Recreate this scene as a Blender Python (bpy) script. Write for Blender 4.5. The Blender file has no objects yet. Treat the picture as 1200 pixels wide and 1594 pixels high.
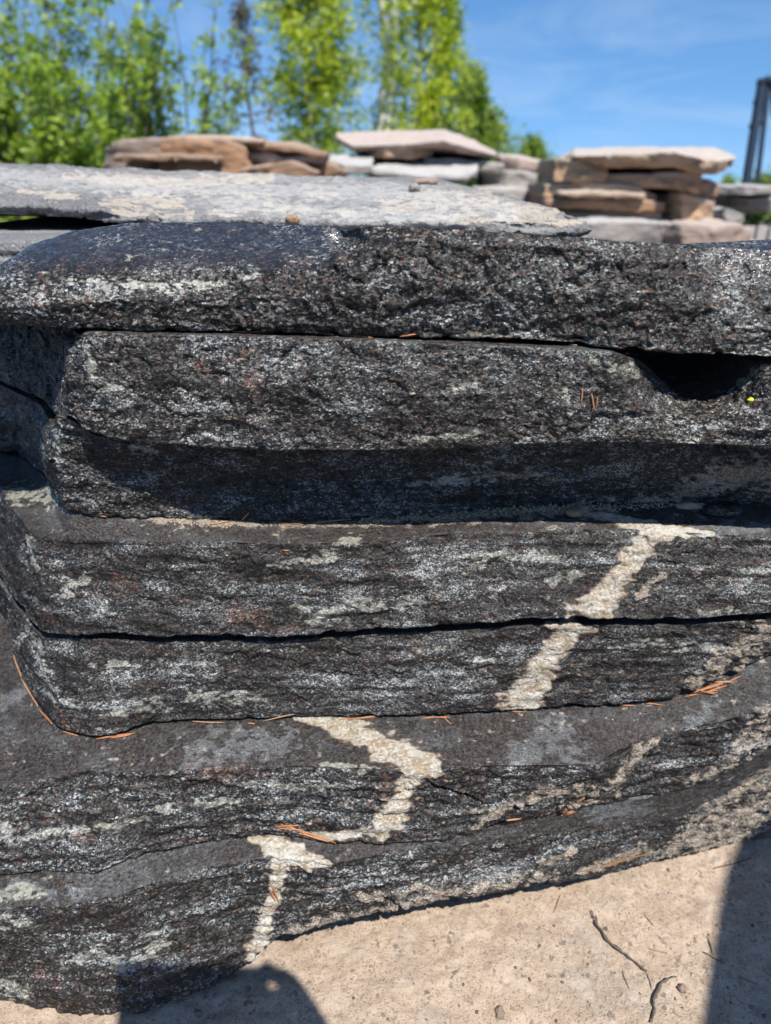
import bpy, math, random
import numpy as np
from mathutils import Vector, Matrix

# ------------------------------------------------------------------ camera, sky, sun, exposure
scene = bpy.context.scene
col = scene.collection
CZ = 0.805                         # camera height above the ground
PITCH = math.radians(24.4)
F, CX, CY = 1150.0, 600.0, 797.0   # focal length and centre in photograph pixels
cam_d = bpy.data.cameras.new('camera')
cam = bpy.data.objects.new('camera', cam_d); col.objects.link(cam)
cam.location = (0, 0, CZ)
cam.rotation_euler = (math.pi / 2 - PITCH, 0, 0)
cam_d.sensor_fit = 'VERTICAL'; cam_d.sensor_height = 36.0; cam_d.lens = 36.0 * F / 1594.0
cam_d.clip_start = 0.01; cam_d.clip_end = 2000
cam_d.dof.use_dof = True; cam_d.dof.focus_distance = 0.70
cam_d.dof.aperture_fstop = (cam_d.lens / 1000) / 0.0060
scene.camera = cam

TO_SUN = Vector((0.261, -0.6294, 1.0332)).normalized()
SUN_EL = math.asin(TO_SUN.z)
world = bpy.data.worlds.new('World'); scene.world = world; world.use_nodes = True
wn = world.node_tree.nodes; wl = world.node_tree.links
sky = wn.new('ShaderNodeTexSky'); sky.sky_type = 'NISHITA'; sky.sun_disc = False
sky.sun_elevation = SUN_EL
sky.sun_rotation = math.atan2(TO_SUN.x, TO_SUN.y)
sky.altitude = 200; sky.air_density = 1.0; sky.dust_density = 0.2; sky.ozone_density = 3.0
bg = wn['Background']; bg.inputs['Strength'].default_value = 0.122
tc = wn.new('ShaderNodeTexCoord'); up = wn.new('ShaderNodeVectorMath'); up.operation = 'ADD'; up.inputs[1].default_value = (0, 0, 0.17)
nz = wn.new('ShaderNodeVectorMath'); nz.operation = 'NORMALIZE'
wl.new(tc.outputs['Generated'], up.inputs[0]); wl.new(up.outputs[0], nz.inputs[0]); wl.new(nz.outputs[0], sky.inputs['Vector'])
hs = wn.new('ShaderNodeHueSaturation'); hs.inputs['Saturation'].default_value = 1.22
wl.new(sky.outputs[0], hs.inputs['Color']); cs = wn.new('ShaderNodeMapping'); cs.inputs['Scale'].default_value = (1.2, 1.2, 7.0); wl.new(tc.outputs['Generated'], cs.inputs[0])
cn = wn.new('ShaderNodeTexNoise'); cn.inputs['Scale'].default_value = 2.2; cn.inputs['Detail'].default_value = 6; cn.inputs['Roughness'].default_value = 0.62; cn.inputs['Distortion'].default_value = 0.8; wl.new(cs.outputs[0], cn.inputs['Vector'])
cm = wn.new('ShaderNodeMapRange'); cm.inputs[1].default_value = 0.42; cm.inputs[2].default_value = 0.80; cm.inputs[3].default_value = 0.0; cm.inputs[4].default_value = 0.22; wl.new(cn.outputs[0], cm.inputs[0])
cx = wn.new('ShaderNodeMix'); cx.data_type = 'RGBA'; wl.new(cm.outputs[0], cx.inputs[0]); wl.new(hs.outputs[0], cx.inputs[6]); cx.inputs[7].default_value = (6.2, 6.6, 7.0, 1)   # thin high cloud
wl.new(cx.outputs[2], bg.inputs['Color'])
sun_d = bpy.data.lights.new('sun', 'SUN'); sun_d.energy = 5.0; sun_d.angle = math.radians(0.53); sun_d.color = (1.0, 0.955, 0.89)
sun = bpy.data.objects.new('sun', sun_d); col.objects.link(sun)
sun.rotation_euler = TO_SUN.to_track_quat('Z', 'Y').to_euler(); sun.location = (1, -3, 5)
scene.view_settings.view_transform = 'Standard'; scene.view_settings.look = 'None'
scene.view_settings.exposure = 0.52; scene.view_settings.gamma = 1.0
scene.view_settings.use_curve_mapping = False
scene.render.engine = 'CYCLES'
scene.cycles.use_adaptive_sampling = True; scene.cycles.adaptive_threshold = 0.03
scene.cycles.max_bounces = 4; scene.cycles.diffuse_bounces = 2; scene.cycles.glossy_bounces = 2; scene.cycles.transmission_bounces = 2

rng = np.random.default_rng(7)
random.seed(7)

# ------------------------------------------------------------------ projection helpers
SP, CP = math.sin(PITCH), math.cos(PITCH)
def ray(px, py):
    px = np.asarray(px, float); py = np.asarray(py, float)
    u = (CY - py) / F
    return (px - CX) / F, CP + u * SP, -SP + u * CP
def at(px, py, v):
    """pixel -> world; v > 0 is the distance Y in front of the camera, v < 0 a height below the camera."""
    dx, dy, dz = ray(px, py)
    k = v / dy if v > 0 else v / dz
    return (float(dx * k), float(dy * k), float(CZ + dz * k))
def at_yz(px, Y, z):
    f = Y * CP - z * SP
    return ((px - CX) / F * f, Y, CZ + z)
def to_px(P):
    x, y, z = P[..., 0], P[..., 1], P[..., 2] - CZ
    f = np.maximum(y * CP - z * SP, 1e-3)
    up = y * SP + z * CP
    return CX + F * x / f, CY - F * up / f

# ------------------------------------------------------------------ noise
def _hash(ix, iy, iz, seed):
    h = (ix.astype(np.uint32) * np.uint32(374761393) + iy.astype(np.uint32) * np.uint32(668265263)
         + iz.astype(np.uint32) * np.uint32(2147483647) + np.uint32(seed * 974711 + 12345))
    h = (h ^ (h >> np.uint32(13))) * np.uint32(1274126177)
    h = h ^ (h >> np.uint32(16))
    h = h * np.uint32(2246822519)
    return (h ^ (h >> np.uint32(15)))
def perlin(P, freq, seed=0):
    """gradient noise, about -1..1; freq scalar or 3-vector."""
    Q = (P * np.asarray(freq, float)).astype(np.float32) + np.float32(1000.37)
    I = np.floor(Q).astype(np.int64); f = Q - I
    w = f * f * f * (f * (f * 6 - 15) + 10)
    out = 0
    for dx in (0, 1):
        for dy in (0, 1):
            for dz in (0, 1):
                h = _hash(I[:, 0] + dx, I[:, 1] + dy, I[:, 2] + dz, seed)
                gx = (h & np.uint32(1023)).astype(np.float32) / 511.5 - 1
                gy = ((h >> np.uint32(10)) & np.uint32(1023)).astype(np.float32) / 511.5 - 1
                gz = ((h >> np.uint32(20)) & np.uint32(1023)).astype(np.float32) / 511.5 - 1
                d = gx * (f[:, 0] - dx) + gy * (f[:, 1] - dy) + gz * (f[:, 2] - dz)
                out = out + d * ((w[:, 0] if dx else 1 - w[:, 0]) * (w[:, 1] if dy else 1 - w[:, 1]) * (w[:, 2] if dz else 1 - w[:, 2]))
    return out * 1.3
def fbm(P, freq, octaves=3, seed=0, gain=0.5):
    out = 0; a = 1.0; fr = np.asarray(freq, float)
    for o in range(octaves):
        out = out + a * perlin(P, fr, seed + o * 17); a *= gain; fr = fr * 2.03
    return out
def facets(P, freq, seed=0):
    """broken faces: each cell of a jittered grid is a small plane with its own tilt and height"""
    Q = (P * np.asarray(freq, float)).astype(np.float32) + np.float32(500.3)
    I = np.floor(Q).astype(np.int64); best = np.full(len(Q), 1e9, np.float32); val = np.zeros(len(Q), np.float32)
    k = np.float32(1 / 1023.0)
    for dx in (-1, 0, 1):
        for dy in (-1, 0, 1):
            for dz in (-1, 0, 1):
                h = _hash(I[:, 0] + dx, I[:, 1] + dy, I[:, 2] + dz, seed); h2 = _hash(I[:, 0] + dx, I[:, 1] + dy, I[:, 2] + dz, seed + 77)
                ex = Q[:, 0] - I[:, 0] - dx - (h & np.uint32(1023)) * k; ey = Q[:, 1] - I[:, 1] - dy - ((h >> np.uint32(10)) & np.uint32(1023)) * k; ez = Q[:, 2] - I[:, 2] - dz - ((h >> np.uint32(20)) & np.uint32(1023)) * k
                d2 = ex * ex + ey * ey + ez * ez; s_ = d2 < best
                v = (ex * ((h2 & np.uint32(1023)) * k - .5) + ey * (((h2 >> np.uint32(10)) & np.uint32(1023)) * k - .5) + ez * (((h2 >> np.uint32(20)) & np.uint32(1023)) * k - .5)) * 2.2 + ((h2 >> np.uint32(5)) & np.uint32(1023)) * k * .55 - .27
                val = np.where(s_, v, val); best = np.where(s_, d2, best)
    return val
def sstep(a, b, x):
    t = np.clip((x - a) / (b - a), 0, 1); return t * t * (3 - 2 * t)

# ------------------------------------------------------------------ node material helpers
def new_mat(name):
    m = bpy.data.materials.new(name); m.use_nodes = True
    nt = m.node_tree; nt.nodes.clear()
    out = nt.nodes.new('ShaderNodeOutputMaterial'); b = nt.nodes.new('ShaderNodeBsdfPrincipled')
    nt.links.new(b.outputs[0], out.inputs['Surface'])
    return m, nt, b
class NG:
    def __init__(self, nt): self.nt = nt
    def n(self, t, **kw):
        x = self.nt.nodes.new(t)
        for k, v in kw.items(): setattr(x, k, v)
        return x
    def put(self, sock, v):
        if isinstance(v, bpy.types.NodeSocket): self.nt.links.new(v, sock)
        elif v is not None:
            if hasattr(sock.default_value, '__len__') and len(sock.default_value) == 4 and len(v) == 3: v = (*v, 1)
            sock.default_value = v
    def math(self, op, a, b=None, clamp=False):
        x = self.n('ShaderNodeMath', operation=op); x.use_clamp = clamp
        self.put(x.inputs[0], a)
        if b is not None: self.put(x.inputs[1], b)
        return x.outputs[0]
    def mix(self, fac, a, b, blend='MIX'):
        x = self.n('ShaderNodeMix', data_type='RGBA', blend_type=blend)
        self.put(x.inputs[0], fac); self.put(x.inputs[6], a); self.put(x.inputs[7], b)
        return x.outputs[2]
    def rng(self, v, a, b, c=0.0, d=1.0, smooth=True):
        x = self.n('ShaderNodeMapRange', interpolation_type='SMOOTHSTEP' if smooth else 'LINEAR')
        self.put(x.inputs[0], v); x.inputs[1].default_value = a; x.inputs[2].default_value = b
        x.inputs[3].default_value = c; x.inputs[4].default_value = d
        return x.outputs[0]
    def noise(self, vec, scale, detail=3, rough=0.55, dist=0.0):
        x = self.n('ShaderNodeTexNoise'); self.put(x.inputs['Vector'], vec)
        x.inputs['Scale'].default_value = scale; x.inputs['Detail'].default_value = detail
        x.inputs['Roughness'].default_value = rough; x.inputs['Distortion'].default_value = dist
        return x.outputs[0]
    def voro(self, vec, scale, feature='F1'):
        x = self.n('ShaderNodeTexVoronoi', feature=feature); self.put(x.inputs['Vector'], vec)
        x.inputs['Scale'].default_value = scale
        return x
    def vmap(self, vec, scale):
        x = self.n('ShaderNodeMapping'); self.put(x.inputs[0], vec); x.inputs['Scale'].default_value = scale
        return x.outputs[0]
    def attr(self, name):
        x = self.n('ShaderNodeAttribute'); x.attribute_name = name; return x.outputs['Fac']
    def obj(self): return self.n('ShaderNodeTexCoord').outputs['Object']
    def bump(self, h, strength, dist, normal=None):
        x = self.n('ShaderNodeBump'); self.put(x.inputs['Height'], h)
        x.inputs['Strength'].default_value = strength; x.inputs['Distance'].default_value = dist
        if normal is not None: self.put(x.inputs['Normal'], normal)
        return x.outputs[0]
    def sep(self, c):
        x = self.n('ShaderNodeSeparateColor'); self.put(x.inputs[0], c); return x.outputs
    def glitter(self, cellcol, amount, normal):
        """tilts the normal of each crystal grain its own way, as mica and feldspar facets do"""
        a = self.n('ShaderNodeVectorMath', operation='SUBTRACT'); self.put(a.inputs[0], cellcol); a.inputs[1].default_value = (.5, .5, .5)
        s = self.n('ShaderNodeVectorMath', operation='SCALE'); self.put(s.inputs[0], a.outputs[0]); self.put(s.inputs['Scale'], amount)
        d = self.n('ShaderNodeVectorMath', operation='ADD'); self.put(d.inputs[0], s.outputs[0]); self.put(d.inputs[1], normal)
        e = self.n('ShaderNodeVectorMath', operation='NORMALIZE'); self.put(e.inputs[0], d.outputs[0])
        return e.outputs[0]

def gneiss(name, dark=1.0, grey=0.0, gloss=0.36, off=0.0, grain=560):
    m, nt, b = new_mat(name); g = NG(nt)
    co = g.obj()
    mp = g.n('ShaderNodeMapping'); g.put(mp.inputs[0], co); mp.inputs['Location'].default_value = (off, off * .7, off * .3)
    co = mp.outputs[0]
    v1 = g.voro(g.vmap(co, (0.75, 0.75, 1.2)), grain)
    v2 = g.voro(g.vmap(co, (0.8, 0.8, 1.15)), grain * 2.2)
    c1 = g.sep(v1.outputs['Color']); c2 = g.sep(v2.outputs['Color'])
    zone = g.attr('zone'); brk = g.attr('brk')
    def mask(nm, lo=0.30, hi=0.70):
        return g.rng(g.math('ADD', g.math('MULTIPLY', g.attr(nm), 0.8), g.math('MULTIPLY', brk, 0.55)), lo, hi)
    pale = mask('pale'); ice = mask('ice', 0.30, 0.68); dust = mask('dust', 0.22, 0.72); rust = mask('rust', 0.35, 0.75); gl = g.attr('gloss'); top = g.attr('top')
    pick = g.math('ADD', g.math('ADD', g.math('MULTIPLY', c1[0], 0.55), g.math('MULTIPLY', c2[0], 0.45)), g.math('MULTIPLY', zone, 0.235))
    lift = g.math('ADD', g.math('MULTIPLY', pale, 0.34), g.math('MULTIPLY', ice, 0.17))
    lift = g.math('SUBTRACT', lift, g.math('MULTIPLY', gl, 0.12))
    pick = g.math('ADD', g.math('ADD', pick, grey), lift)
    cr = g.n('ShaderNodeValToRGB'); g.put(cr.inputs[0], pick)
    e = cr.color_ramp.elements; e[0].position = 0.30; e[0].color = (0.009, 0.0095, 0.0095, 1); e[1].position = 0.98; e[1].color = (0.36, 0.36, 0.345, 1)
    for p, c in ((0.46, (0.0155, 0.016, 0.016)), (0.58, (0.027, 0.028, 0.028)), (0.70, (0.050, 0.052, 0.052)), (0.82, (0.108, 0.110, 0.110)), (0.90, (0.19, 0.19, 0.185))):
        x = e.new(p); x.color = (*c, 1)
    base = cr.outputs[0]
    red = g.math('MULTIPLY', g.rng(c1[1], 0.74, 0.90), g.rng(brk, -0.5, 0.5))
    base = g.mix(g.math('MULTIPLY', red, 0.55), base, (0.135, 0.072, 0.055))
    hue = g.mix(c2[2], (0.92, 1.0, 1.08), (1.06, 1.0, 0.90))
    base = g.mix(1.0, base, hue, 'MULTIPLY')
    base = g.mix(1.0, base, g.mix(g.rng(zone, -0.8, 0.8), (1.10, 0.99, 0.90), (0.98, 1.0, 1.02)), 'MULTIPLY')
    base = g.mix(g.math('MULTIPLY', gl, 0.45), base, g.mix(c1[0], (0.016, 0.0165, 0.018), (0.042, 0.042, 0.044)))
    # weathered bedding surface: finer, browner, less contrast
    tcol = g.mix(g.rng(g.math('ADD', g.math('MULTIPLY', c1[1], 0.6), g.math('MULTIPLY', c2[1], 0.4)), 0.2, 0.9), (0.011, 0.0098, 0.0094), (0.088, 0.074, 0.067))
    tcol = g.mix(g.math('MULTIPLY', g.rng(zone, 0.0, 0.7), 0.7), tcol, g.mix(c1[2], (0.014, 0.0145, 0.0155), (0.115, 0.115, 0.115)))
    tcol = g.mix(g.math('MULTIPLY', ice, 0.45), tcol, g.mix(c2[0], (0.06, 0.065, 0.07), (0.30, 0.32, 0.33)))
    tcol = g.mix(g.math('MULTIPLY', pale, 0.8), tcol, g.mix(c1[0], (0.10, 0.10, 0.075), (0.40, 0.40, 0.33)))
    base = g.mix(g.math('MULTIPLY', top, 0.88), base, tcol)
    base = g.mix(g.math('MULTIPLY', pale, 0.35), base, g.mix(c1[2], (0.19, 0.20, 0.165), (0.36, 0.355, 0.28)))
    base = g.mix(g.math('MULTIPLY', dust, g.math('ADD', 0.42, g.math('MULTIPLY', g.rng(c1[2], 0.1, 0.7), 0.45))), base, g.mix(c2[0], (0.10, 0.085, 0.07), (0.50, 0.41, 0.315)))
    base = g.mix(g.math('MULTIPLY', rust, g.math('ADD', 0.02, g.math('MULTIPLY', c1[2], 0.34))), base, g.mix(c1[1], (0.09, 0.035, 0.02), (0.30, 0.13, 0.075)))
    # quartz vein: cream, mottled tan, a few dark specks, a stained brown rim
    va = g.math('ADD', g.attr('vein'), g.math('MULTIPLY', brk, 0.10))
    vein = g.rng(va, 0.43, 0.60); rim = g.rng(va, 0.33, 0.5)
    vn = g.noise(co, 75, 4, 0.65); vf = g.noise(co, 330, 3, 0.6)
    q = g.mix(g.rng(g.math('ADD', g.math('MULTIPLY', vf, 0.8), g.math('MULTIPLY', c1[0], 0.2)), 0.30, 0.70), (0.25, 0.21, 0.15), (0.47, 0.435, 0.365))
    q = g.mix(g.math('MULTIPLY', g.rng(vn, 0.44, 0.64), 0.8), q, (0.27, 0.185, 0.10))
    q = g.mix(g.math('MULTIPLY', g.rng(c1[1], 0.75, 0.9), 0.45), q, (0.60, 0.585, 0.54))
    q = g.mix(g.math('MULTIPLY', g.math('GREATER_THAN', c1[2], 0.93), 0.35), q, (0.11, 0.08, 0.06))
    q = g.mix(g.math('MULTIPLY', g.rng(va, 0.72, 0.50), 0.45), q, (0.17, 0.125, 0.085))
    q = g.mix(g.math('MULTIPLY', g.rng(zone, 0.1, 0.9), 0.5), q, (0.52, 0.50, 0.45))
    base = g.mix(g.math('MULTIPLY', rim, 0.45), base, (0.115, 0.075, 0.05))
    base = g.mix(vein, base, q)
    if dark != 1.0: base = g.mix(1.0, base, (dark, dark, dark), 'MULTIPLY')
    g.put(b.inputs['Base Color'], base)
    matte = g.math('MAXIMUM', g.math('MAXIMUM', dust, g.math('MULTIPLY', vein, 0.4)), g.math('MULTIPLY', top, 0.6))
    rough = g.math('ADD', g.math('ADD', gloss, g.math('MULTIPLY', c1[1], 0.22)), g.math('MULTIPLY', matte, 0.3))
    g.put(b.inputs['Roughness'], g.math('SUBTRACT', rough, g.math('MULTIPLY', gl, 0.12)))
    g.put(b.inputs['Specular IOR Level'], g.math('ADD', 0.30, g.math('MULTIPLY', gl, 0.75)))
    h = g.math('ADD', g.noise(g.vmap(co, (0.7, 0.8, 1.3)), 480, 2, 0.65), g.math('MULTIPLY', c2[0], 0.22))
    nrm = g.bump(h, 0.8, 0.0016); g.put(nrm.node.inputs['Strength'], g.math('SUBTRACT', 0.8, g.math('MULTIPLY', gl, 0.62)))
    amt = g.math('SUBTRACT', g.math('SUBTRACT', 0.66, g.math('MULTIPLY', matte, 0.42)), g.math('MULTIPLY', gl, 0.55))
    g.put(b.inputs['Normal'], g.glitter(v1.outputs['Color'], amt, nrm))
    return m

def grey_slab():
    m, nt, b = new_mat('grey_weathered_gneiss'); g = NG(nt); co = g.obj()
    v = g.voro(co, 420); c = g.sep(v.outputs['Color']); n1 = g.noise(g.vmap(co, (.6, 1, 1)), 9, 4, .6); n2 = g.noise(co, 45, 4, .65)
    base = g.mix(g.rng(n1, .35, .68), (0.135, 0.133, 0.13), (0.255, 0.25, 0.24))
    base = g.mix(g.math('MULTIPLY', g.rng(n2, .4, .7), .55), base, (0.105, 0.105, 0.105))
    base = g.mix(g.math('MULTIPLY', c[0], .45), base, g.mix(c[1], (0.06, 0.06, 0.065), (0.40, 0.39, 0.38)))
    d = g.rng(g.math('ADD', g.math('MULTIPLY', g.attr('dust'), .8), g.math('SUBTRACT', n2, .5)), .25, .6)
    base = g.mix(g.math('MULTIPLY', d, .75), base, g.mix(n2, (0.33, 0.265, 0.195), (0.52, 0.46, 0.375)))
    i = g.rng(g.math('ADD', g.math('MULTIPLY', g.attr('ice'), .8), g.math('SUBTRACT', n2, .5)), .25, .7)
    base = g.mix(g.math('MULTIPLY', i, .55), base, (0.43, 0.42, 0.40))
    g.put(b.inputs['Base Color'], base); b.inputs['Roughness'].default_value = .78; b.inputs['Specular IOR Level'].default_value = .3
    g.put(b.inputs['Normal'], g.bump(g.math('ADD', n2, g.noise(co, 260, 3)), .9, .004))
    return m

def sandstone(name, top, edge, stain):
    m, nt, b = new_mat(name); g = NG(nt); co = g.obj()
    t = g.attr('top')
    n1 = g.noise(g.vmap(co, (1, 1, 3.5)), 5, 5, 0.6); n2 = g.noise(co, 60, 4, 0.6); n3 = g.noise(g.vmap(co, (.6, .6, 5)), 18, 4, .6)
    e = g.mix(g.rng(n1, 0.35, 0.68), edge, stain)
    e = g.mix(g.math('MULTIPLY', g.rng(n3, .5, .75), .5), e, top)
    base = g.mix(t, e, g.mix(g.math('MULTIPLY', g.rng(n1, .5, .72), .6), top, edge))
    base = g.mix(g.math('MULTIPLY', g.rng(n2, 0.45, 0.75), 0.35), base, g.mix(1.0, base, (0.45, 0.42, 0.40), 'MULTIPLY'))
    g.put(b.inputs['Base Color'], base); b.inputs['Roughness'].default_value = 0.85
    g.put(b.inputs['Normal'], g.bump(g.math('ADD', n2, n3), 0.5, 0.012))
    return m

def simple(name, colr, rough=0.7, var=0.25, scale=40, metallic=0.0):
    m, nt, b = new_mat(name); g = NG(nt); co = g.obj()
    n = g.noise(co, scale, 4, 0.6)
    g.put(b.inputs['Base Color'], g.mix(n, tuple(c * (1 - var) for c in colr), tuple(min(1, c * (1 + var)) for c in colr)))
    b.inputs['Roughness'].default_value = rough; b.inputs['Metallic'].default_value = metallic
    return m

def leafmat(name, c1, c2):
    m, nt, b = new_mat(name); g = NG(nt)
    a = g.attr('tint')
    base = g.mix(a, c1, c2)
    g.put(b.inputs['Base Color'], base); b.inputs['Roughness'].default_value = 0.5
    tr = nt.nodes.new('ShaderNodeBsdfTranslucent'); g.put(tr.inputs[0], g.mix(1.0, base, (1.0, 1.25, 0.5), 'MULTIPLY'))
    ad = nt.nodes.new('ShaderNodeMixShader'); ad.inputs[0].default_value = 0.45
    nt.links.new(b.outputs[0], ad.inputs[1]); nt.links.new(tr.outputs[0], ad.inputs[2])
    out = [n for n in nt.nodes if n.type == 'OUTPUT_MATERIAL'][0]
    nt.links.new(ad.outputs[0], out.inputs['Surface'])
    return m

def soil():
    m, nt, b = new_mat('sandy_soil'); g = NG(nt); co = g.obj()
    big = g.noise(co, 6, 5, 0.6); mid = g.noise(co, 38, 5, 0.65); fin = g.noise(co, 420, 4, 0.7)
    v = g.voro(co, 560); c = g.sep(v.outputs['Color']); vb = g.voro(co, 210); cb = g.sep(vb.outputs['Color'])
    base = g.mix(g.rng(mid, 0.3, 0.7), (0.345, 0.252, 0.18), (0.45, 0.348, 0.26))
    base = g.mix(g.math('MULTIPLY', g.rng(big, 0.5, 0.66), 0.55), base, (0.25, 0.215, 0.165))
    base = g.mix(g.math('MULTIPLY', g.rng(c[0], 0.55, 1.0), 0.45), base, (0.46, 0.40, 0.33))
    base = g.mix(g.math('MULTIPLY', g.math('LESS_THAN', c[1], 0.14), 0.45), base, (0.12, 0.09, 0.07))
    base = g.mix(g.math('MULTIPLY', g.math('MULTIPLY', g.math('LESS_THAN', cb[1], 0.10), g.rng(mid, .45, .6)), 0.7), base, (0.10, 0.085, 0.075))
    base = g.mix(g.math('MULTIPLY', g.rng(fin, 0.5, 0.8), 0.4), base, (0.20, 0.15, 0.105))
    grime = g.rng(g.noise(co, 14, 5, 0.7, 0.4), 0.52, 0.70)
    base = g.mix(g.math('MULTIPLY', g.rng(g.noise(co, 24, 4, 0.6), 0.52, 0.66), 0.5), base, (0.47, 0.385, 0.31))
    base = g.mix(g.math('MULTIPLY', g.rng(g.noise(co, 90, 3, 0.6), 0.55, 0.72), 0.45), base, (0.20, 0.155, 0.12))
    base = g.mix(g.math('MULTIPLY', grime, 0.35), base, (0.17, 0.142, 0.118))
    # beyond the sandy patch by the stones, made-up darker ground cuts bounced light
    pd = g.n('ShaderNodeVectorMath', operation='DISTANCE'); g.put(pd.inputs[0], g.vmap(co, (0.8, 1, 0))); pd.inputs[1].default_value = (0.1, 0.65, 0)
    low_bounce = g.rng(g.math('ADD', pd.outputs['Value'], g.math('MULTIPLY', big, 0.25)), 0.68, 0.95)
    base = g.mix(low_bounce, base, g.mix(cb[0], (0.045, 0.043, 0.04), (0.14, 0.13, 0.115)))
    g.put(b.inputs['Base Color'], base); b.inputs['Roughness'].default_value = 0.9
    b.inputs['Specular IOR Level'].default_value = 0.25
    h = g.math('ADD', g.math('MULTIPLY', fin, 0.6), g.math('ADD', g.math('MULTIPLY', v.outputs['Distance'], -0.35), g.math('MULTIPLY', mid, 1.2)))
    g.put(b.inputs['Normal'], g.bump(h, 0.55, 0.003))
    return m

M = {
    'rock_a': gneiss('black_gneiss_top', 1.0, 0.015, 0.24, 1.3, 470),
    'rock_b': gneiss('black_gneiss_upper', 1.0, 0.015, 0.26, 2.7, 620),
    'rock_c': gneiss('black_gneiss_lower', 1.0, -0.02, 0.28, 4.1, 780),
    'rock_d': gneiss('black_gneiss_foot', 1.0, -0.01, 0.30, 5.9, 580),
    'rock_g': grey_slab(),
    'sand_a': sandstone('sandstone_tan', (0.43, 0.375, 0.325), (0.47, 0.30, 0.175), (0.26, 0.165, 0.095)),
    'sand_b': sandstone('sandstone_orange', (0.34, 0.255, 0.19), (0.36, 0.195, 0.10), (0.18, 0.105, 0.062)),
    'sand_c': sandstone('sandstone_grey', (0.42, 0.40, 0.38), (0.30, 0.265, 0.23), (0.18, 0.155, 0.135)),
    'sand_d': sandstone('sandstone_pink', (0.43, 0.355, 0.305), (0.34, 0.245, 0.19), (0.21, 0.15, 0.115)),
    'sand_e': sandstone('sandstone_greybrown', (0.32, 0.265, 0.22), (0.27, 0.20, 0.15), (0.17, 0.125, 0.095)),
    'needle_pale': simple('faded_needle', (0.40, 0.21, 0.10), 0.55, 0.35, 300),
    'needle': simple('dry_needle', (0.37, 0.145, 0.055), 0.5, 0.35, 300),
    'needle_dark': simple('old_needle', (0.22, 0.12, 0.06), 0.6, 0.3, 300),
    'twig': simple('twig_bark', (0.10, 0.075, 0.055), 0.8, 0.4, 200),
    'grit': simple('sand_grit', (0.33, 0.26, 0.18), 0.9, 0.35, 500),
    'clod': simple('clod_earth', (0.27, 0.18, 0.10), 0.9, 0.35, 250),
    'yellow': simple('yellow_petal', (0.75, 0.62, 0.02), 0.5, 0.15, 300),
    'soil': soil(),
    'steel': simple('dark_blue_steel', (0.035, 0.05, 0.075), 0.45, 0.3, 6, 0.3),
    'pallet': simple('weathered_pallet_wood', (0.36, 0.33, 0.30), 0.8, 0.25, 12),
    'bark_white': simple('birch_bark', (0.62, 0.60, 0.56), 0.7, 0.3, 5),
    'bark': simple('brown_bark', (0.12, 0.09, 0.07), 0.85, 0.35, 8),
    'leaf_shrub': leafmat('shrub_leaf', (0.11, 0.20, 0.016), (0.34, 0.44, 0.035)),
    'leaf_birch': leafmat('birch_leaf', (0.22, 0.30, 0.015), (0.52, 0.56, 0.03)),
    'leaf_far': leafmat('far_leaf', (0.10, 0.18, 0.02), (0.26, 0.34, 0.04)),
    'leaf_brown': leafmat('brown_leaf', (0.10, 0.07, 0.035), (0.16, 0.14, 0.06)),
    'cloth': simple('dark_cloth', (0.05, 0.055, 0.07), 0.85, 0.2, 60),
    'grass': leafmat('grass_blade', (0.06, 0.12, 0.02), (0.14, 0.20, 0.03)),
}

# ------------------------------------------------------------------ mesh helpers
def mesh_obj(name, verts, faces, mat, attrs=None, smooth=True, parent=None, origin=None):
    verts = np.asarray(verts, np.float32)
    me = bpy.data.meshes.new(name)
    if origin is None: origin = np.zeros(3, np.float32)
    origin = np.asarray(origin, np.float32)
    v = verts - origin
    if isinstance(faces, np.ndarray):
        k = faces.shape[1]
        me.vertices.add(len(v)); me.vertices.foreach_set('co', v.ravel())
        me.loops.add(faces.size); me.loops.foreach_set('vertex_index', faces.astype(np.int32).ravel())
        me.polygons.add(len(faces)); me.polygons.foreach_set('loop_start', np.arange(0, faces.size, k, dtype=np.int32))
        try: me.polygons.foreach_set('loop_total', np.full(len(faces), k, np.int32))
        except Exception: pass
        me.update(calc_edges=True)
    else:
        me.from_pydata([tuple(map(float, p)) for p in v], [], faces); me.update()
    if smooth: me.polygons.foreach_set('use_smooth', np.ones(len(me.polygons), bool))
    for k, a in (attrs or {}).items():
        at_ = me.attributes.new(k, 'FLOAT', 'POINT'); at_.data.foreach_set('value', np.asarray(a, np.float32).ravel())
    me.materials.append(mat if not isinstance(mat, str) else M[mat])
    o = bpy.data.objects.new(name, me); col.objects.link(o)
    o.location = [float(c) for c in origin]
    if parent is not None:
        o.parent = parent; o.location = [float(a - b) for a, b in zip(origin, parent['_org'])] if '_org' in parent else o.location
    return o
def tag(o, label=None, cat=None, group=None, kind=None):
    if label: o['label'] = label
    if cat: o['category'] = cat
    if group: o['group'] = group
    if kind: o['kind'] = kind
    return o

def _curve(spec):
    """front edge: list of (px, py, v) or (px, Y, z, 'yz') -> param 0..1 and world points"""
    px = np.array([s[0] for s in spec], float)
    pts = np.array([at_yz(s[0], s[1], s[2]) if len(s) == 4 else at(*s) for s in spec])
    t = (px - px[0]) / (px[-1] - px[0])
    return t, pts
def _smooth1(a, k):
    for _ in range(k):
        b = a.copy(); b[1:-1] = 0.25 * a[:-2] + 0.5 * a[1:-1] + 0.25 * a[2:]; a = b
    return a

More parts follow.
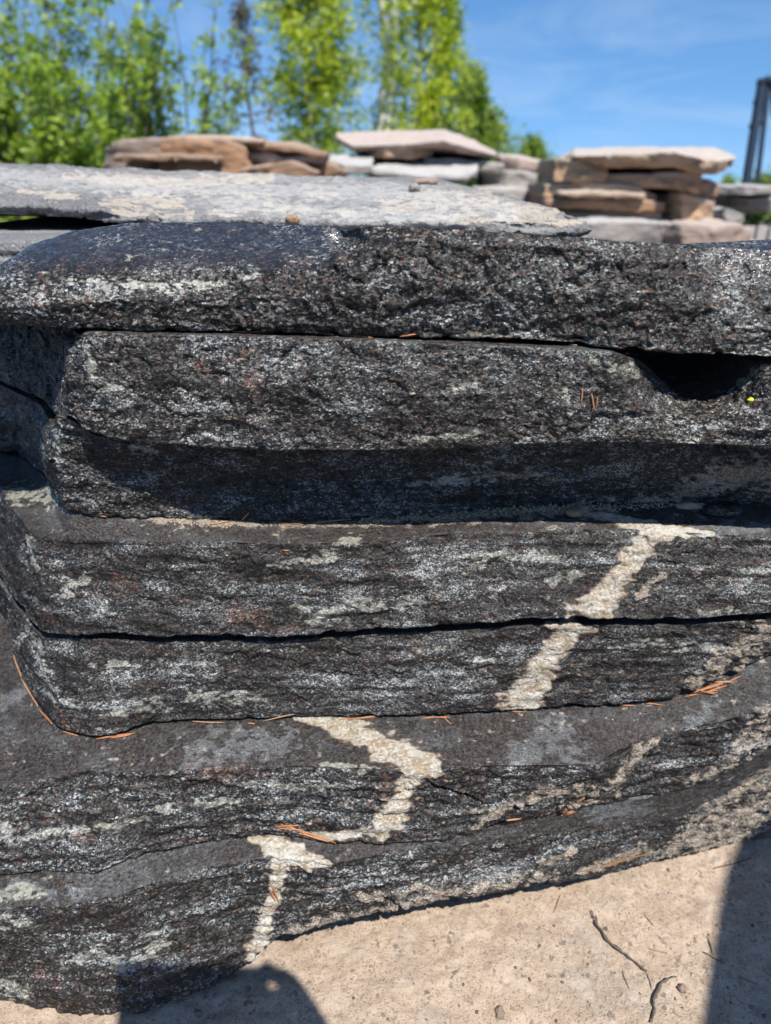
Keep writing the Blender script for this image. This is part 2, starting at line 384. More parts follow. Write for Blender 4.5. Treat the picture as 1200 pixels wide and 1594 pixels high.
def stroke_mask(px, py, strokes, seed, P, soft=0.55, wide=2.0):
    """value 0..1 from strokes painted along the stone: each a list of (px, py, half width)"""
    out = np.zeros(len(px), np.float32)
    if not strokes: return out
    n = fbm(P, (70, 90, 130), 3, seed) ; n2 = perlin(P, (28, 40, 60), seed + 5)
    for st in strokes:
        a = np.array(st, float)
        w = a[:, 2].max() * 2 + 12
        sel = np.where((px > a[:, 0].min() - w) & (px < a[:, 0].max() + w) & (py > a[:, 1].min() - w) & (py < a[:, 1].max() + w))[0]
        if len(sel) == 0: continue
        x, y = px[sel], py[sel]; best = np.zeros(len(sel))
        for (x0, y0, w0), (x1, y1, w1) in zip(a[:-1], a[1:]):
            dx, dy = x1 - x0, y1 - y0; L = dx * dx + dy * dy + 1e-6
            t = np.clip(((x - x0) * dx + (y - y0) * dy) / L, 0, 1)
            d = np.hypot(x - x0 - t * dx, y - y0 - t * dy); hw = w0 + (w1 - w0) * t
            best = np.maximum(best, 1 - d / (hw * wide))
        val = best + 0.28 * n[sel] * soft / 0.55 + 0.10 * n2[sel]
        val[best < 0.02] = 0
        out[sel] = np.maximum(out[sel], np.clip(val, 0, 1))
    return out

def slab(name, label, curves, mat, *, res=0.0013, back=(0.55, 0.55), ytop=None, ztop=None, zbot=None, ybacks=None, rough=1.0, rows_rough=None,
         top_rough=0.3, top_rows=0, ledge=0.11, round_it=1, seed=0, strokes=None, category='stone slab', group=None, aniso=(1, 1, 1.7),
         tilt_back=0.12, lowamp=1.0, sculpt=None, top_fade=1.0, gloss=None, layers=1.0, bandw=0.8, mid=1.0, chips=1.0):
    """a split stone slab: front curves are lofted from the top edge to the bottom edge, then closed by sides, back, top and underside"""
    strokes = strokes or {}
    C = [_curve(c) for c in curves]
    tt = np.linspace(0, 1, 3000)
    dense = [np.stack([np.interp(tt, t, p[:, k]) for k in range(3)], 1) for t, p in C]
    seg = np.mean([np.linalg.norm(np.diff(d, axis=0), axis=1) for d in dense], axis=0)
    s = np.concatenate([[0], np.cumsum(seg)])
    n = max(12, int(s[-1] / res))
    ts = np.interp(np.linspace(0, s[-1], n), s, tt)
    k_s = max(1, int(0.000012 / res ** 2)) if res < 0.004 else 1
    front = [_smooth1(np.stack([np.interp(ts, t, p[:, k]) for k in range(3)], 1), k_s) for t, p in C]
    yb = ybacks if ybacks else 1.25
    cs = max(res * 5, 0.014)
    loop = []
    for f in front:
        L, R = f[0], f[-1]
        nb = max(3, int(0.5 / cs))
        w = np.linspace(0, 1, nb + 1)[1:, None]
        Lb = np.array([L[0] - back[0] * 0.2, yb, L[2]]); Rb = np.array([R[0] + back[1] * 0.2, yb, R[2]])
        rs = R + (Rb - R) * w; ls = (Lb + (L - Lb) * w)[:-1]
        nm = max(4, int(np.linalg.norm(Rb - Lb) / cs / 2))
        bk = Rb + (Lb - Rb) * np.linspace(0, 1, nm + 2)[1:-1, None]
        loop.append((f, rs, bk))
        loop[-1] = (f, rs, bk, ls)
    nr = min(len(l[1]) for l in loop); nbk = min(len(l[2]) for l in loop); nl = min(len(l[3]) for l in loop)
    def rs_(a, m):
        q = np.linspace(0, 1, len(a)); r = np.linspace(0, 1, m)
        return np.stack([np.interp(r, q, a[:, k]) for k in range(3)], 1)
    Ls = [np.concatenate([f, rs_(a, nr), rs_(b_, nbk), rs_(c, nl)]) for f, a, b_, c in loop]
    N = len(Ls[0])
    # spine
    x0, x1 = Ls[0][:, 0].min(), Ls[0][:, 0].max()
    def spine(Lp, zf):
        m_ = min(0.18, (x1 - x0) * 0.35)
        x = np.clip(Lp[:, 0], x0 + m_, x1 - m_)
        yf = np.interp(x, front[0][:, 0][np.argsort(front[0][:, 0])], front[0][:, 1][np.argsort(front[0][:, 0])])
        y = np.full(N, ytop) if ytop else yf + (yb - yf) * 0.55
        z = CZ + (np.interp(x, [q[0] for q in zf], [q[1] for q in zf]) if isinstance(zf, (list, tuple)) else np.full(N, zf))
        return np.stack([x, y, z], 1)
    zt = ztop if ztop is not None else float(np.median(front[0][:, 2])) - CZ
    zb = zbot if zbot is not None else float(np.median(front[-1][:, 2])) - CZ
    St, Sb = spine(Ls[0], zt), spine(Ls[-1], zb)
    dlen = float(np.median(np.linalg.norm(St - Ls[0], axis=1)))
    nd = int(ledge / (res * 1.25)); fr = list(np.linspace(0, min(ledge / dlen, 0.8), max(nd, 3)))
    fr = fr + list(np.linspace(fr[-1], 1, 7)[1:])
    rows = [Ls[0] + (St - Ls[0]) * f for f in fr[::-1]]
    kind = [1.0] * len(rows)
    rrow = [top_rough] * len(rows)
    for i in range(len(Ls) - 1):
        ln = float(np.percentile(np.linalg.norm(Ls[i + 1][:n] - Ls[i][:n], axis=1), 80)); m_ = max(2, int(ln / res))
        rr = (rows_rough[i] if rows_rough else 1.0)
        for q in range(1, m_ + 1):
            rows.append(Ls[i] + (Ls[i + 1] - Ls[i]) * (q / m_)); kind.append(1.0 if i < top_rows else 0.0); rrow.append(rr)
    fb = list(np.linspace(0, min(0.02 / dlen, 0.5), 6))[1:] + [0.25, 0.6, 1.0]
    for f in fb: rows.append(Ls[-1] + (Sb - Ls[-1]) * f); kind.append(0.0); rrow.append(0.5)
    G = np.stack(rows, 0)                                   # R x N x 3
    R_ = G.shape[0]
    kind = np.array(kind); rrow = _smooth1(np.array(rrow), 4); kind = _smooth1(kind, 3)
    for _ in range(round_it):
        H = G.copy(); H[1:-1] = 0.25 * G[:-2] + 0.5 * G[1:-1] + 0.25 * G[2:]; G = H
    def normals(G):
        du = np.roll(G, -1, 1) - np.roll(G, 1, 1)
        dv = np.empty_like(G); dv[1:-1] = G[2:] - G[:-2]; dv[0] = G[1] - G[0]; dv[-1] = G[-1] - G[-2]
        nn = np.cross(dv, du); l = np.linalg.norm(nn, axis=2, keepdims=True); l[l < 1e-12] = 1
        return nn / l
    Nn = normals(G).reshape(-1, 3)
    P = G.reshape(-1, 3).copy()
    Pq = P + seed * 3.17
    amp = np.repeat(rrow, N) * rough
    rowd = np.arange(R_)[:, None] * np.ones((1, N)); r_bot = R_ - len(fb) - 1; r_top = int(np.argmax(kind < 0.5))
    edge = np.minimum(np.abs(rowd - r_top), np.abs(rowd - r_bot)).ravel() * res; crisp = 0.35 + 0.65 * sstep(0.0, 0.010, edge)
    px, py = to_px(P)
    an = np.array(aniso)
    isface = np.repeat(1 - kind, N)
    if res < 0.004:
        Pw = Pq + 0.006 * np.stack([perlin(Pq, 45, seed + 21), perlin(Pq, 45, seed + 22), perlin(Pq, 45, seed + 23)], 1)
        d = lowamp * 0.0038 * fbm(Pq, 11 * an, 2, seed) + mid * 0.0022 * perlin(Pq, 30 * an, seed + 1)
        d += mid * 0.0026 * facets(Pw, 34 * an, seed + 2) + mid * 0.0016 * facets(Pw, 85 * an, seed + 3) + 0.0008 * facets(Pw, 210 * an, seed + 8)
        # small chips broken from the arrises
        chip = sstep(0.12, 0.5, perlin(Pq, 38, seed + 11)) + 0.6 * sstep(0.2, 0.5, perlin(Pq, 95, seed + 12))
        d = d * crisp - chips * 0.0048 * chip * sstep(0.009, 0.001, edge) + 0.0006 * perlin(Pq, 330 * an, seed + 4)
        # foliation: thin layers that break back in small steps
        lay = P[:, 2] + 0.004 * perlin(Pq, (9, 9, 9), seed + 6)
        stepn = perlin(np.stack([Pq[:, 0] * 0.35, Pq[:, 1] * 0.35, lay * 1.0], 1), (30, 30, 120), seed + 7)
        d += 0.0022 * layers * np.tanh(stepn * 4) * isface
    else:
        d = 0.008 * fbm(Pq, 5 * an, 2, seed) + 0.013 * facets(Pq, (6, 6, 16), seed + 2) + 0.008 * facets(Pq, (16, 16, 60), seed + 3) + 0.006 * perlin(np.stack([Pq[:, 0], Pq[:, 1], Pq[:, 2] * 3], 1), (7, 7, 14), seed + 7) * isface
    if gloss: d = d * (1 - 0.7 * np.clip(gloss(px, py), 0, 1))
    d = d * amp
    if sculpt is not None: d = d + sculpt(px, py, P, isface)
    vis = np.zeros((R_, N), bool); vis[:, :n] = True; vis[-len(fb):] = False
    visf = vis.ravel()
    attrs = {'top': np.repeat(kind, N) * top_fade}
    for nm in ('pale', 'dust', 'rust', 'ice', 'vein'):
        mk = np.zeros(len(P), np.float32)
        if strokes.get(nm):
            mk[visf] = stroke_mask(px[visf], py[visf], strokes[nm], seed + 31, P[visf], 0.75 if nm == 'vein' else 1.5, 2.3 if nm == 'vein' else 2.4)
        attrs[nm] = mk
    if res < 0.004:
        attrs['zone'] = np.clip(bandw * (1.3 * fbm(Pq, np.array((9, 14, 55)), 3, seed + 41, .6) + 1.3 * perlin(Pq, (16, 24, 200), seed + 46)) + 0.85 * fbm(Pq, (22, 22, 30), 3, seed + 43, .6) + 0.7 * fbm(Pq, (70, 80, 150), 2, seed + 44, .7), -1.6, 1.6)
        attrs['brk'] = fbm(Pq, (90, 110, 210), 3, seed + 45, .75)
    attrs['gloss'] = gloss(px, py) * visf if gloss else np.zeros(len(P))
    d = d + 0.0007 * sstep(0.45, 0.6, attrs['vein']) * (1 + 0.9 * perlin(Pq, 120, seed + 9))
    if res < 0.002: d = d + 0.0022 * sstep(0.30, 0.62, attrs['dust']) * isface * (1 + perlin(Pq, 80, seed + 13))
    P = P + Nn * d[:, None]
    idx = np.arange(R_ * N).reshape(R_, N)
    a = idx[:-1, :]; b_ = idx[1:, :]
    faces = np.stack([a, b_, np.roll(b_, -1, 1), np.roll(a, -1, 1)], 2).reshape(-1, 4)
    org = np.array([np.mean(P[:, 0]), np.mean([P[:, 1].min(), P[:, 1].max()]), P[:, 2].min()])
    vf = attrs['vein'][faces].mean(1) > 0.42
    def pick(fs):
        u, inv = np.unique(fs, return_inverse=True)
        return P[u], inv.reshape(fs.shape), {k: v[u] for k, v in attrs.items()}
    if vf.any():
        v_, f_, at_ = pick(faces[~vf]); o = mesh_obj(name, v_, f_, mat, at_, origin=org); o['_org'] = [float(c) for c in org]
        v_, f_, at_ = pick(faces[vf]); q = mesh_obj('quartz_vein', v_, f_, mat, at_, parent=o, origin=org)
        q['label'] = 'creamy white quartz vein'
    else:
        o = mesh_obj(name, P, faces, mat, attrs, smooth=res < 0.004, origin=org); o['_org'] = [float(c) for c in org]
    tag(o, label, category, group, 'thing')
    return o

Z9 = 0.9
S4_FOOT = [(-110, .99, -.33, 'yz'), (30, .89, -.325, 'yz'), (72, .80, -.317, 'yz'), (97, .70, -.311, 'yz'), (104, 796, .684), (150, 802, .676), (200, 806, .677), (300, 809, .687), (420, 812, .6986), (560, 808, .703), (700, 799, .712), (830, 788, .717), (950, 783, .72), (1050, 779, .722), (1200, 790, .716), (1390, 792, .71)]
S6_FOOT = [(-190, 860, -.59), (-30, 920, -.585), (10, 960, -.583), (22, 1020, -.582), (50, 1080, -.582), (85, 1128, -.583), (100, 1137, -.584), (140, 1148, -.584), (180, 1146, -.584), (215, 1136, -.584), (240, 1126, -.584), (300, 1121, -.583), (400, 1120, -.583), (450, 1117, -.583), (560, 1115, -.582), (700, 1112, -.582), (800, 1105, -.582), (870, 1101, -.582), (960, 1097, -.58), (1040, 1087, -.575), (1080, 1072, -.565), (1130, 1052, -.55), (1200, 1020, -.525), (1390, 960, -.49)]
S7_FOOT = [(-190, 1390, -.69), (0, 1362, -.69), (65, 1358, -.69), (145, 1363, -.69), (170, 1353, -.69), (220, 1332, -.69), (280, 1318, -.69), (345, 1306, -.69), (390, 1302, -.69), (440, 1303, -.688), (520, 1311, -.69), (600, 1314, -.69), (660, 1311, -.692), (720, 1301, -.695), (850, 1268, -.69), (930, 1252, -.70), (1000, 1245, -.71), (1075, 1228, -.705), (1130, 1200, -.685), (1200, 1160, -.662), (1390, 1100, -.62)]
def z9(c): return [(p[0], p[1], p[2] * Z9) if len(p) == 3 and p[2] < 0 else p for p in c]

# ------------------------------------------------------------------ the ground
def axis(lo, hi, d0, d1, dense, coarse_n):
    mid = np.arange(d0, d1 + dense / 2, dense)
    a = d0 - np.geomspace(dense, d0 - lo, coarse_n)[::-1]; b = d1 + np.geomspace(dense, hi - d1, coarse_n)
    return np.concatenate([a, mid, b])
def build_ground():
    xs = axis(-400, 400, -0.50, 0.75, 0.0022, 34); ys = axis(-60, 900, 0.36, 0.84, 0.0022, 34)
    X, Y = np.meshgrid(xs, ys); P = np.stack([X.ravel(), Y.ravel(), np.zeros(X.size)], 1)
    near = np.exp(-((P[:, 0] / 3) ** 2 + ((P[:, 1] - .6) / 3) ** 2))
    z = 0.0
    h = 0.006 * fbm(P, 6, 3, 50) + 0.0022 * fbm(P, 45, 3, 51) + 0.0009 * perlin(P, 260, 52)
    peb = np.maximum(0, perlin(P, 120, 53) - 0.45) * 0.004
    # the soil lies a little higher against the foot of the stones
    z = (h + peb) * near - 0.004
    z = z - 0.05 * sstep(6, 14, P[:, 1]) * 1.0 - sstep(10, 60, P[:, 1]) * 0.9 - np.maximum(0, P[:, 1] - 30) * 0.012
    P[:, 2] = z
    nx, ny = len(xs), len(ys); idx = np.arange(nx * ny).reshape(ny, nx)
    f = np.stack([idx[:-1, :-1], idx[:-1, 1:], idx[1:, 1:], idx[1:, :-1]], 2).reshape(-1, 4)
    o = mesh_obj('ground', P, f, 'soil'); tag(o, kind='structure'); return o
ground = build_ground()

# ------------------------------------------------------------------ the near stack of black slabs, from the top down
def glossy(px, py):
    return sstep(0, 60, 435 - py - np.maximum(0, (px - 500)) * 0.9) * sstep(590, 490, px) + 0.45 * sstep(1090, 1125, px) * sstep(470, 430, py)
def chip2(px, py, P, isf):
    d = np.hypot((px - 540) / 34, (py - 372) / 26); return -0.008 * sstep(1.0, 0.5, d)
S2 = slab('stone_slab', 'top black slab of the near stack, blue sky sheen on its upper left', [
    [(-190, 470, .7105), (-60, 440, .7105), (0, 412, .7206), (50, 380, .7308), (110, 360, .7308), (200, 346, .7308), (330, 345, .7308), (420, 349, .7206), (510, 351, .7003), (560, 352, .6750), (640, 354, .6577), (760, 361, .6527), (900, 369, .6475), (1000, 377, .6475), (1100, 383, .6517), (1200, 388, .6517), (1390, 396, .6496)],
    [(-190, 490, .6699), (-60, 462, .6649), (0, 445, .6597), (100, 425, .6597), (250, 418, .6597), (400, 422, .6577), (500, 420, .6546), (545, 408, .6496), (590, 385, .6465), (640, 372, .6456), (760, 378, .6435), (900, 388, .6394), (1000, 398, .6364), (1080, 410, .6394), (1120, 450, .6374), (1200, 480, .6293), (1390, 500, .6293)],
    [(-190, 505, .6597), (0, 478, .6446), (250, 465, .6446), (500, 462, .6425), (640, 440, .6394), (900, 460, .6344), (1080, 470, .6272), (1200, 515, .6212), (1390, 530, .6191)],
    [(-190, 512, .6699), (0, 505, .6546), (130, 511, .6517), (250, 514, .6496), (400, 517, .6475), (600, 524, .6465), (700, 527, .6456), (800, 530, .6415), (900, 537, .6374), (970, 544, .6293), (1050, 550, .6242), (1200, 556, .6191), (1390, 562, .6191)],
], 'rock_a', back=(.3, .3), ybacks=0.86, ytop=0.785, ztop=-0.075, zbot=-0.127, rows_rough=[0.6, 1.2, 1.2], top_rough=0.5, ledge=0.03, seed=2, lowamp=1.2, layers=0.12, bandw=0.35, aniso=(1, 1, 1.05), mid=1.05,
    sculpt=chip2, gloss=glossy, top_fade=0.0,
    strokes={'pale': [[(655, 521, 3), (740, 523, 5), (835, 519, 4)], [(110, 440, 5), (250, 445, 6), (400, 432, 5)]], 'rust': [[(740, 522, 6), (790, 522, 6)], [(330, 470, 8), (345, 475, 8)]], 'ice': [[(1105, 400, 14), (1125, 450, 16), (1160, 500, 14)], [(10, 470, 14), (120, 462, 18), (300, 448, 14)]]})

def pits3(px, py, P, isf):
    d = np.hypot((px - 985) / 22, (py - 650) / 9); return -0.005 * sstep(1.0, 0.4, d)
S3 = slab('stone_slab', 'second black slab from the top, with a dark hollow chipped from its upper right edge', [
    [(-110, .95, -.1299, 'yz'), (20, .86, -.1299, 'yz'), (92, .77, -.1299, 'yz'), (122, .67, -.1289, 'yz'), (134, 517, .6456), (150, 518, .6435), (300, 521, .6415), (540, 528, .6374), (700, 535, .6344), (850, 541, .6314), (955, 548, .6262), (1000, 562, .6415), (1030, 592, .6618), (1065, 622, .6649), (1110, 614, .6618), (1150, 598, .6517), (1185, 572, .6293), (1215, 563, .6201), (1390, 570, .6191)],
    [(-120, .95, -.1746, 'yz'), (5, .85, -.1746, 'yz'), (74, .77, -.1746, 'yz'), (99, .675, -.1746, 'yz'), (106, 585, .6475), (135, 582, .6394), (300, 600, .6314), (600, 610, .6272), (900, 622, .6232), (1060, 648, .6253), (1120, 645, .6242), (1200, 637, .6161), (1390, 640, .6140)],
    [(-120, .94, -.2162, 'yz'), (5, .84, -.2162, 'yz'), (74, .76, -.2162, 'yz'), (98, .67, -.2162, 'yz'), (104, 648, .6527), (130, 668, .6415), (180, 686, .6354), (300, 696, .6314), (450, 703, .6293), (600, 703, .6272), (750, 696, .6262), (860, 691, .6242), (1000, 689, .6212), (1200, 696, .6161), (1390, 702, .6140)],
], 'rock_b', back=(.9, .3), ztop=-0.132, zbot=-0.228, seed=3, rows_rough=[1.0, 1.0], top_rough=0.15, ledge=0.06, sculpt=pits3, chips=0.35, layers=0.15, bandw=0.4, aniso=(1, 1, 1.2), mid=1.1,
    strokes={'pale': [[(138, 540, 4), (145, 580, 6), (160, 605, 8), (195, 600, 6)], [(690, 606, 4), (740, 598, 5)], [(640, 680, 3), (750, 674, 4)], [(920, 562, 5), (1000, 580, 7)], [(1140, 606, 4), (1190, 568, 6)], [(880, 610, 5), (885, 640, 4)]],
             'rust': [[(380, 560, 9), (400, 620, 10)], [(310, 570, 6), (320, 575, 6)], [(862, 670, 5), (858, 690, 5)]], 'ice': [[(290, 640, 22), (420, 660, 20)], [(1000, 660, 20), (1180, 650, 20)], [(120, 640, 16), (200, 660, 18)]]})

S4 = slab('stone_slab', 'recessed black slab lying in the deep shadow of the slab above it', [
    [(-130, .95, -.222, 'yz'), (0, .85, -.222, 'yz'), (62, .77, -.222, 'yz'), (82, .68, -.22, 'yz'), (86, 645, .660), (105, 650, .659), (150, .662, -.222, 'yz'), (200, .668, -.225, 'yz'), (300, .684, -.228, 'yz'), (450, .705, -.230, 'yz'), (900, .705, -.230, 'yz'), (1200, .70, -.230, 'yz'), (1390, .69, -.230, 'yz')],
    [(-120, .97, -.27, 'yz'), (10, .87, -.27, 'yz'), (52, .80, -.27, 'yz'), (72, .70, -.27, 'yz'), (76, 715, .674), (100, 720, .671), (150, 728, .669), (200, 736, .675), (300, 744, .692), (450, 750, .712), (800, 745, .714), (1200, 745, .708), (1390, 745, .70)],
    S4_FOOT,
], 'rock_b', back=(.9, .3), zbot=-0.335, ztop=-0.236, seed=4, rows_rough=[0.8, 0.8], top_rough=0.3, ledge=0.03, layers=0.3, bandw=0.5,
    strokes={'pale': [[(92, 660, 4), (86, 700, 4), (95, 730, 4), (110, 745, 3)], [(640, 755, 5), (760, 740, 7), (850, 735, 5)], [(210, 695, 6), (240, 705, 4)]],
             'dust': [[(1060, 770, 12), (1110, 740, 18), (1195, 735, 20)], [(900, 785, 5), (1060, 780, 6)]], 'ice': [[(100, 770, 12), (160, 790, 10)]]})

S5 = slab('stone_slab', 'black slab with a slanting quartz vein, directly above the long dark gap', [
    [(-190, 1.03, -.336, 'yz')] + [(p[0], p[1] + .004, p[2] - .003, 'yz') if len(p) == 4 else (p[0], p[1] - 3, p[2] + .004) for p in S4_FOOT[1:]],
    z9([(-190, 690, -.36), (-40, 730, -.364), (0, 757, -.366), (18, 790, -.367), (40, 820, -.368), (60, 834, -.369), (120, 839, -.369), (250, 843, -.369), (400, 845, -.369), (560, 845, -.368), (650, 834, -.366), (760, 827, -.364), (900, 823, -.363), (1000, 823, -.363), (1080, 829, -.364), (1200, 836, -.366), (1390, 840, -.366)]),
    [(-190, 780, .83), (-40, 850, .80), (3, 900, .755), (30, 945, .70), (66, 987, .65), (120, 990, .64), (180, 986, .638), (215, 990, .637), (270, 993, .636), (300, 989, .636), (430, 992, .634), (520, 986, .635), (600, 979, .637), (700, 976, .638), (800, 967, .641), (900, 963, .643), (960, 964, .643), (1000, 966, .642), (1100, 963, .643), (1200, 956, .645), (1390, 950, .645)],
], 'rock_c', back=(.3, .3), ztop=-0.35, zbot=-0.43, seed=5, layers=0.5, top_rows=1, rows_rough=[0.25, 0.8], top_rough=0.22, ledge=0.02,
    strokes={'vein': [[(900, 797, 5), (950, 806, 7), (1000, 820, 8), (1050, 827, 9), (1110, 831, 3)], [(1045, 830, 10), (1010, 838, 17), (985, 868, 17), (965, 895, 14), (945, 925, 17), (925, 950, 24), (918, 962, 26)]],
             'pale': [[(505, 852, 5), (555, 842, 6)], [(415, 880, 4), (470, 872, 5), (525, 868, 4)], [(460, 940, 6), (490, 965, 9), (530, 945, 9), (595, 938, 8)], [(725, 868, 4), (780, 862, 6), (870, 870, 4)], [(860, 905, 5), (905, 893, 5)], [(1090, 955, 4), (1150, 950, 4)], [(1155, 893, 4), (1200, 886, 5)], [(600, 948, 4), (655, 938, 5)], [(20, 770, 12), (60, 768, 10), (100, 780, 10)], [(48, 835, 4), (50, 880, 4)], [(100, 920, 10), (130, 900, 8)]],
             'rust': [[(180, 905, 12), (200, 920, 12)], [(365, 960, 14), (420, 965, 10)], [(440, 980, 8), (465, 975, 8)], [(75, 960, 8), (90, 965, 8)], [(990, 850, 6), (995, 846, 5)]],
             'dust': [[(200, 806, 3), (300, 812, 5), (420, 816, 4), (600, 812, 4), (700, 806, 7), (800, 797, 8), (880, 793, 7), (960, 796, 5)], [(1030, 895, 5), (985, 940, 5)]],
             'ice': [[(620, 890, 16), (760, 905, 18)], [(1080, 880, 16), (1150, 905, 14)], [(1080, 820, 8), (1190, 825, 8)], [(60, 880, 8), (160, 940, 14)]]})

S6 = slab('stone_slab', 'black slab directly below the long dark gap, orange needles along its foot', [
    [(-190, 820, .87), (-40, 862, .805), (3, 912, .76), (30, 955, .708), (64, 994, .658), (130, 994, .646), (250, 999, .645), (430, 999, .643), (520, 993, .644), (600, 987, .646), (700, 983, .648), (850, 972, .651), (950, 973, .652), (1050, 973, .651), (1120, 969, .653), (1200, 963, .655), (1390, 955, .655)],
    z9(S6_FOOT),
], 'rock_c', back=(.3, .3), ztop=-0.437, zbot=-0.52, seed=6, layers=0.5, rows_rough=[0.75], top_rough=0.25, ledge=0.03,
    strokes={'vein': [[(850, 971, 4), (890, 977, 10), (928, 984, 4)], [(887, 978, 16), (875, 1000, 16), (850, 1030, 18), (835, 1055, 23), (815, 1085, 25), (800, 1103, 26)]],
             'pale': [[(295, 1083, 5), (340, 1082, 8), (410, 1088, 4)], [(140, 1042, 4), (190, 1036, 6)], [(66, 1045, 5), (82, 1072, 7), (105, 1092, 7)], [(180, 1105, 6), (250, 1098, 7)], [(950, 1010, 4), (1010, 1002, 5), (1080, 1003, 6), (1130, 1010, 4)], [(740, 1030, 4), (780, 1024, 5)], [(50, 990, 5), (60, 1030, 4)], [(40, 970, 6), (30, 1000, 5)]],
             'dust': [[(1075, 1068, 5), (1110, 1042, 10), (1150, 1012, 13), (1198, 972, 16), (1240, 950, 16)]],
             'rust': [[(95, 1100, 5), (100, 1120, 5)], [(820, 1098, 8), (840, 1092, 6)]], 'ice': [[(640, 1010, 16), (740, 1050, 16)], [(890, 1050, 16), (930, 1040, 14)], [(1160, 1040, 12), (1200, 1030, 12)], [(200, 1060, 12), (330, 1030, 14)]]})

def groove(lines, depth):
    def f(px, py, P, isf):
        out = np.zeros(len(px)); wob = 3.0 * perlin(P, 160, 91)
        for a in lines:
            for (x0, y0, w0), (x1, y1, w1) in zip(a[:-1], a[1:]):
                dx, dy = x1 - x0, y1 - y0; t = np.clip(((px - x0) * dx + (py + wob - y0) * dy) / (dx * dx + dy * dy), 0, 1)
                out = np.maximum(out, sstep(1.0, 0.25, np.hypot(px - x0 - t * dx, py + wob - y0 - t * dy) / (w0 + (w1 - w0) * t)))
        return -depth * out
    return f
S7 = slab('stone_slab', 'broad stepped slab with a bent quartz vein across its top ledge and face', [
    [(p[0], p[1] - 4, p[2] - .004) for p in z9(S6_FOOT)],
    z9([(-190, 1270, -.60), (0, 1225, -.60), (100, 1203, -.60), (165, 1199, -.60), (240, 1200, -.598), (280, 1197, -.597), (450, 1191, -.595), (595, 1197, -.595), (670, 1193, -.595), (800, 1191, -.597), (880, 1191, -.602), (945, 1188, -.608), (975, 1172, -.612), (1000, 1156, -.615), (1050, 1140, -.61), (1160, 1115, -.588), (1200, 1095, -.572), (1390, 1030, -.53)]),
    z9(S7_FOOT),
], 'rock_d', back=(.3, .3), ztop=-.56, zbot=-0.63, seed=7, layers=0.8, top_rows=1, sculpt=groove([[(664, 1214, 2.5), (676, 1224, 4), (696, 1232, 4.5), (722, 1240, 4), (757, 1253, 2)], [(930, 1190, 2), (965, 1170, 3), (1000, 1152, 2)]], 0.010), rows_rough=[0.32, 1.0], top_rough=0.3, ledge=0.02,
    strokes={'vein': [[(460, 1118, 3), (500, 1122, 10), (540, 1138, 16), (590, 1160, 18), (640, 1180, 20), (672, 1192, 14)], [(648, 1190, 16), (635, 1215, 14), (625, 1245, 16), (605, 1275, 18), (595, 1296, 12)], [(600, 1292, 8), (560, 1297, 8), (510, 1302, 5), (480, 1299, 3)]],
             'ice': [[(300, 1180, 18), (360, 1160, 22), (440, 1155, 18)], [(810, 1180, 16), (850, 1140, 20), (900, 1170, 14)], [(1085, 1120, 14), (1110, 1098, 12)], [(0, 1090, 10), (60, 1075, 8)], [(860, 1195, 8), (930, 1195, 8)], [(1150, 1160, 14), (1190, 1140, 16)]],
             'pale': [[(30, 1303, 5), (120, 1292, 5)], [(120, 1293, 5), (200, 1280, 5), (280, 1257, 5)], [(305, 1250, 3), (370, 1248, 4)], [(350, 1218, 4), (450, 1226, 4), (550, 1220, 5)], [(-5, 1260, 8), (12, 1310, 10)], [(500, 1193, 3), (590, 1197, 4)]],
             'dust': [[(728, 1290, 2), (760, 1268, 4), (800, 1248, 4), (850, 1236, 5), (900, 1228, 4), (940, 1230, 6), (958, 1212, 6), (978, 1188, 6), (1000, 1160, 5), (1030, 1148, 2)], [(790, 1240, 2), (840, 1226, 3), (880, 1224, 2)], [(845, 1268, 3), (880, 1252, 4), (930, 1242, 4), (965, 1236, 3)], [(735, 1262, 2), (780, 1254, 3)], [(1068, 1222, 3), (1100, 1206, 5), (1132, 1186, 6), (1152, 1158, 6), (1170, 1130, 5), (1200, 1096, 5)], [(1085, 1226, 2), (1125, 1206, 4), (1165, 1188, 5), (1200, 1172, 5), (1260, 1150, 6)], [(1150, 1168, 3), (1185, 1140, 4), (1215, 1120, 4)], [(1170, 1178, 3), (1200, 1150, 4), (1240, 1130, 4)]],
             'rust': [[(300, 1203, 10), (400, 1200, 10)], [(600, 1210, 8), (595, 1270, 8)], [(120, 1305, 7), (140, 1300, 7)]]})

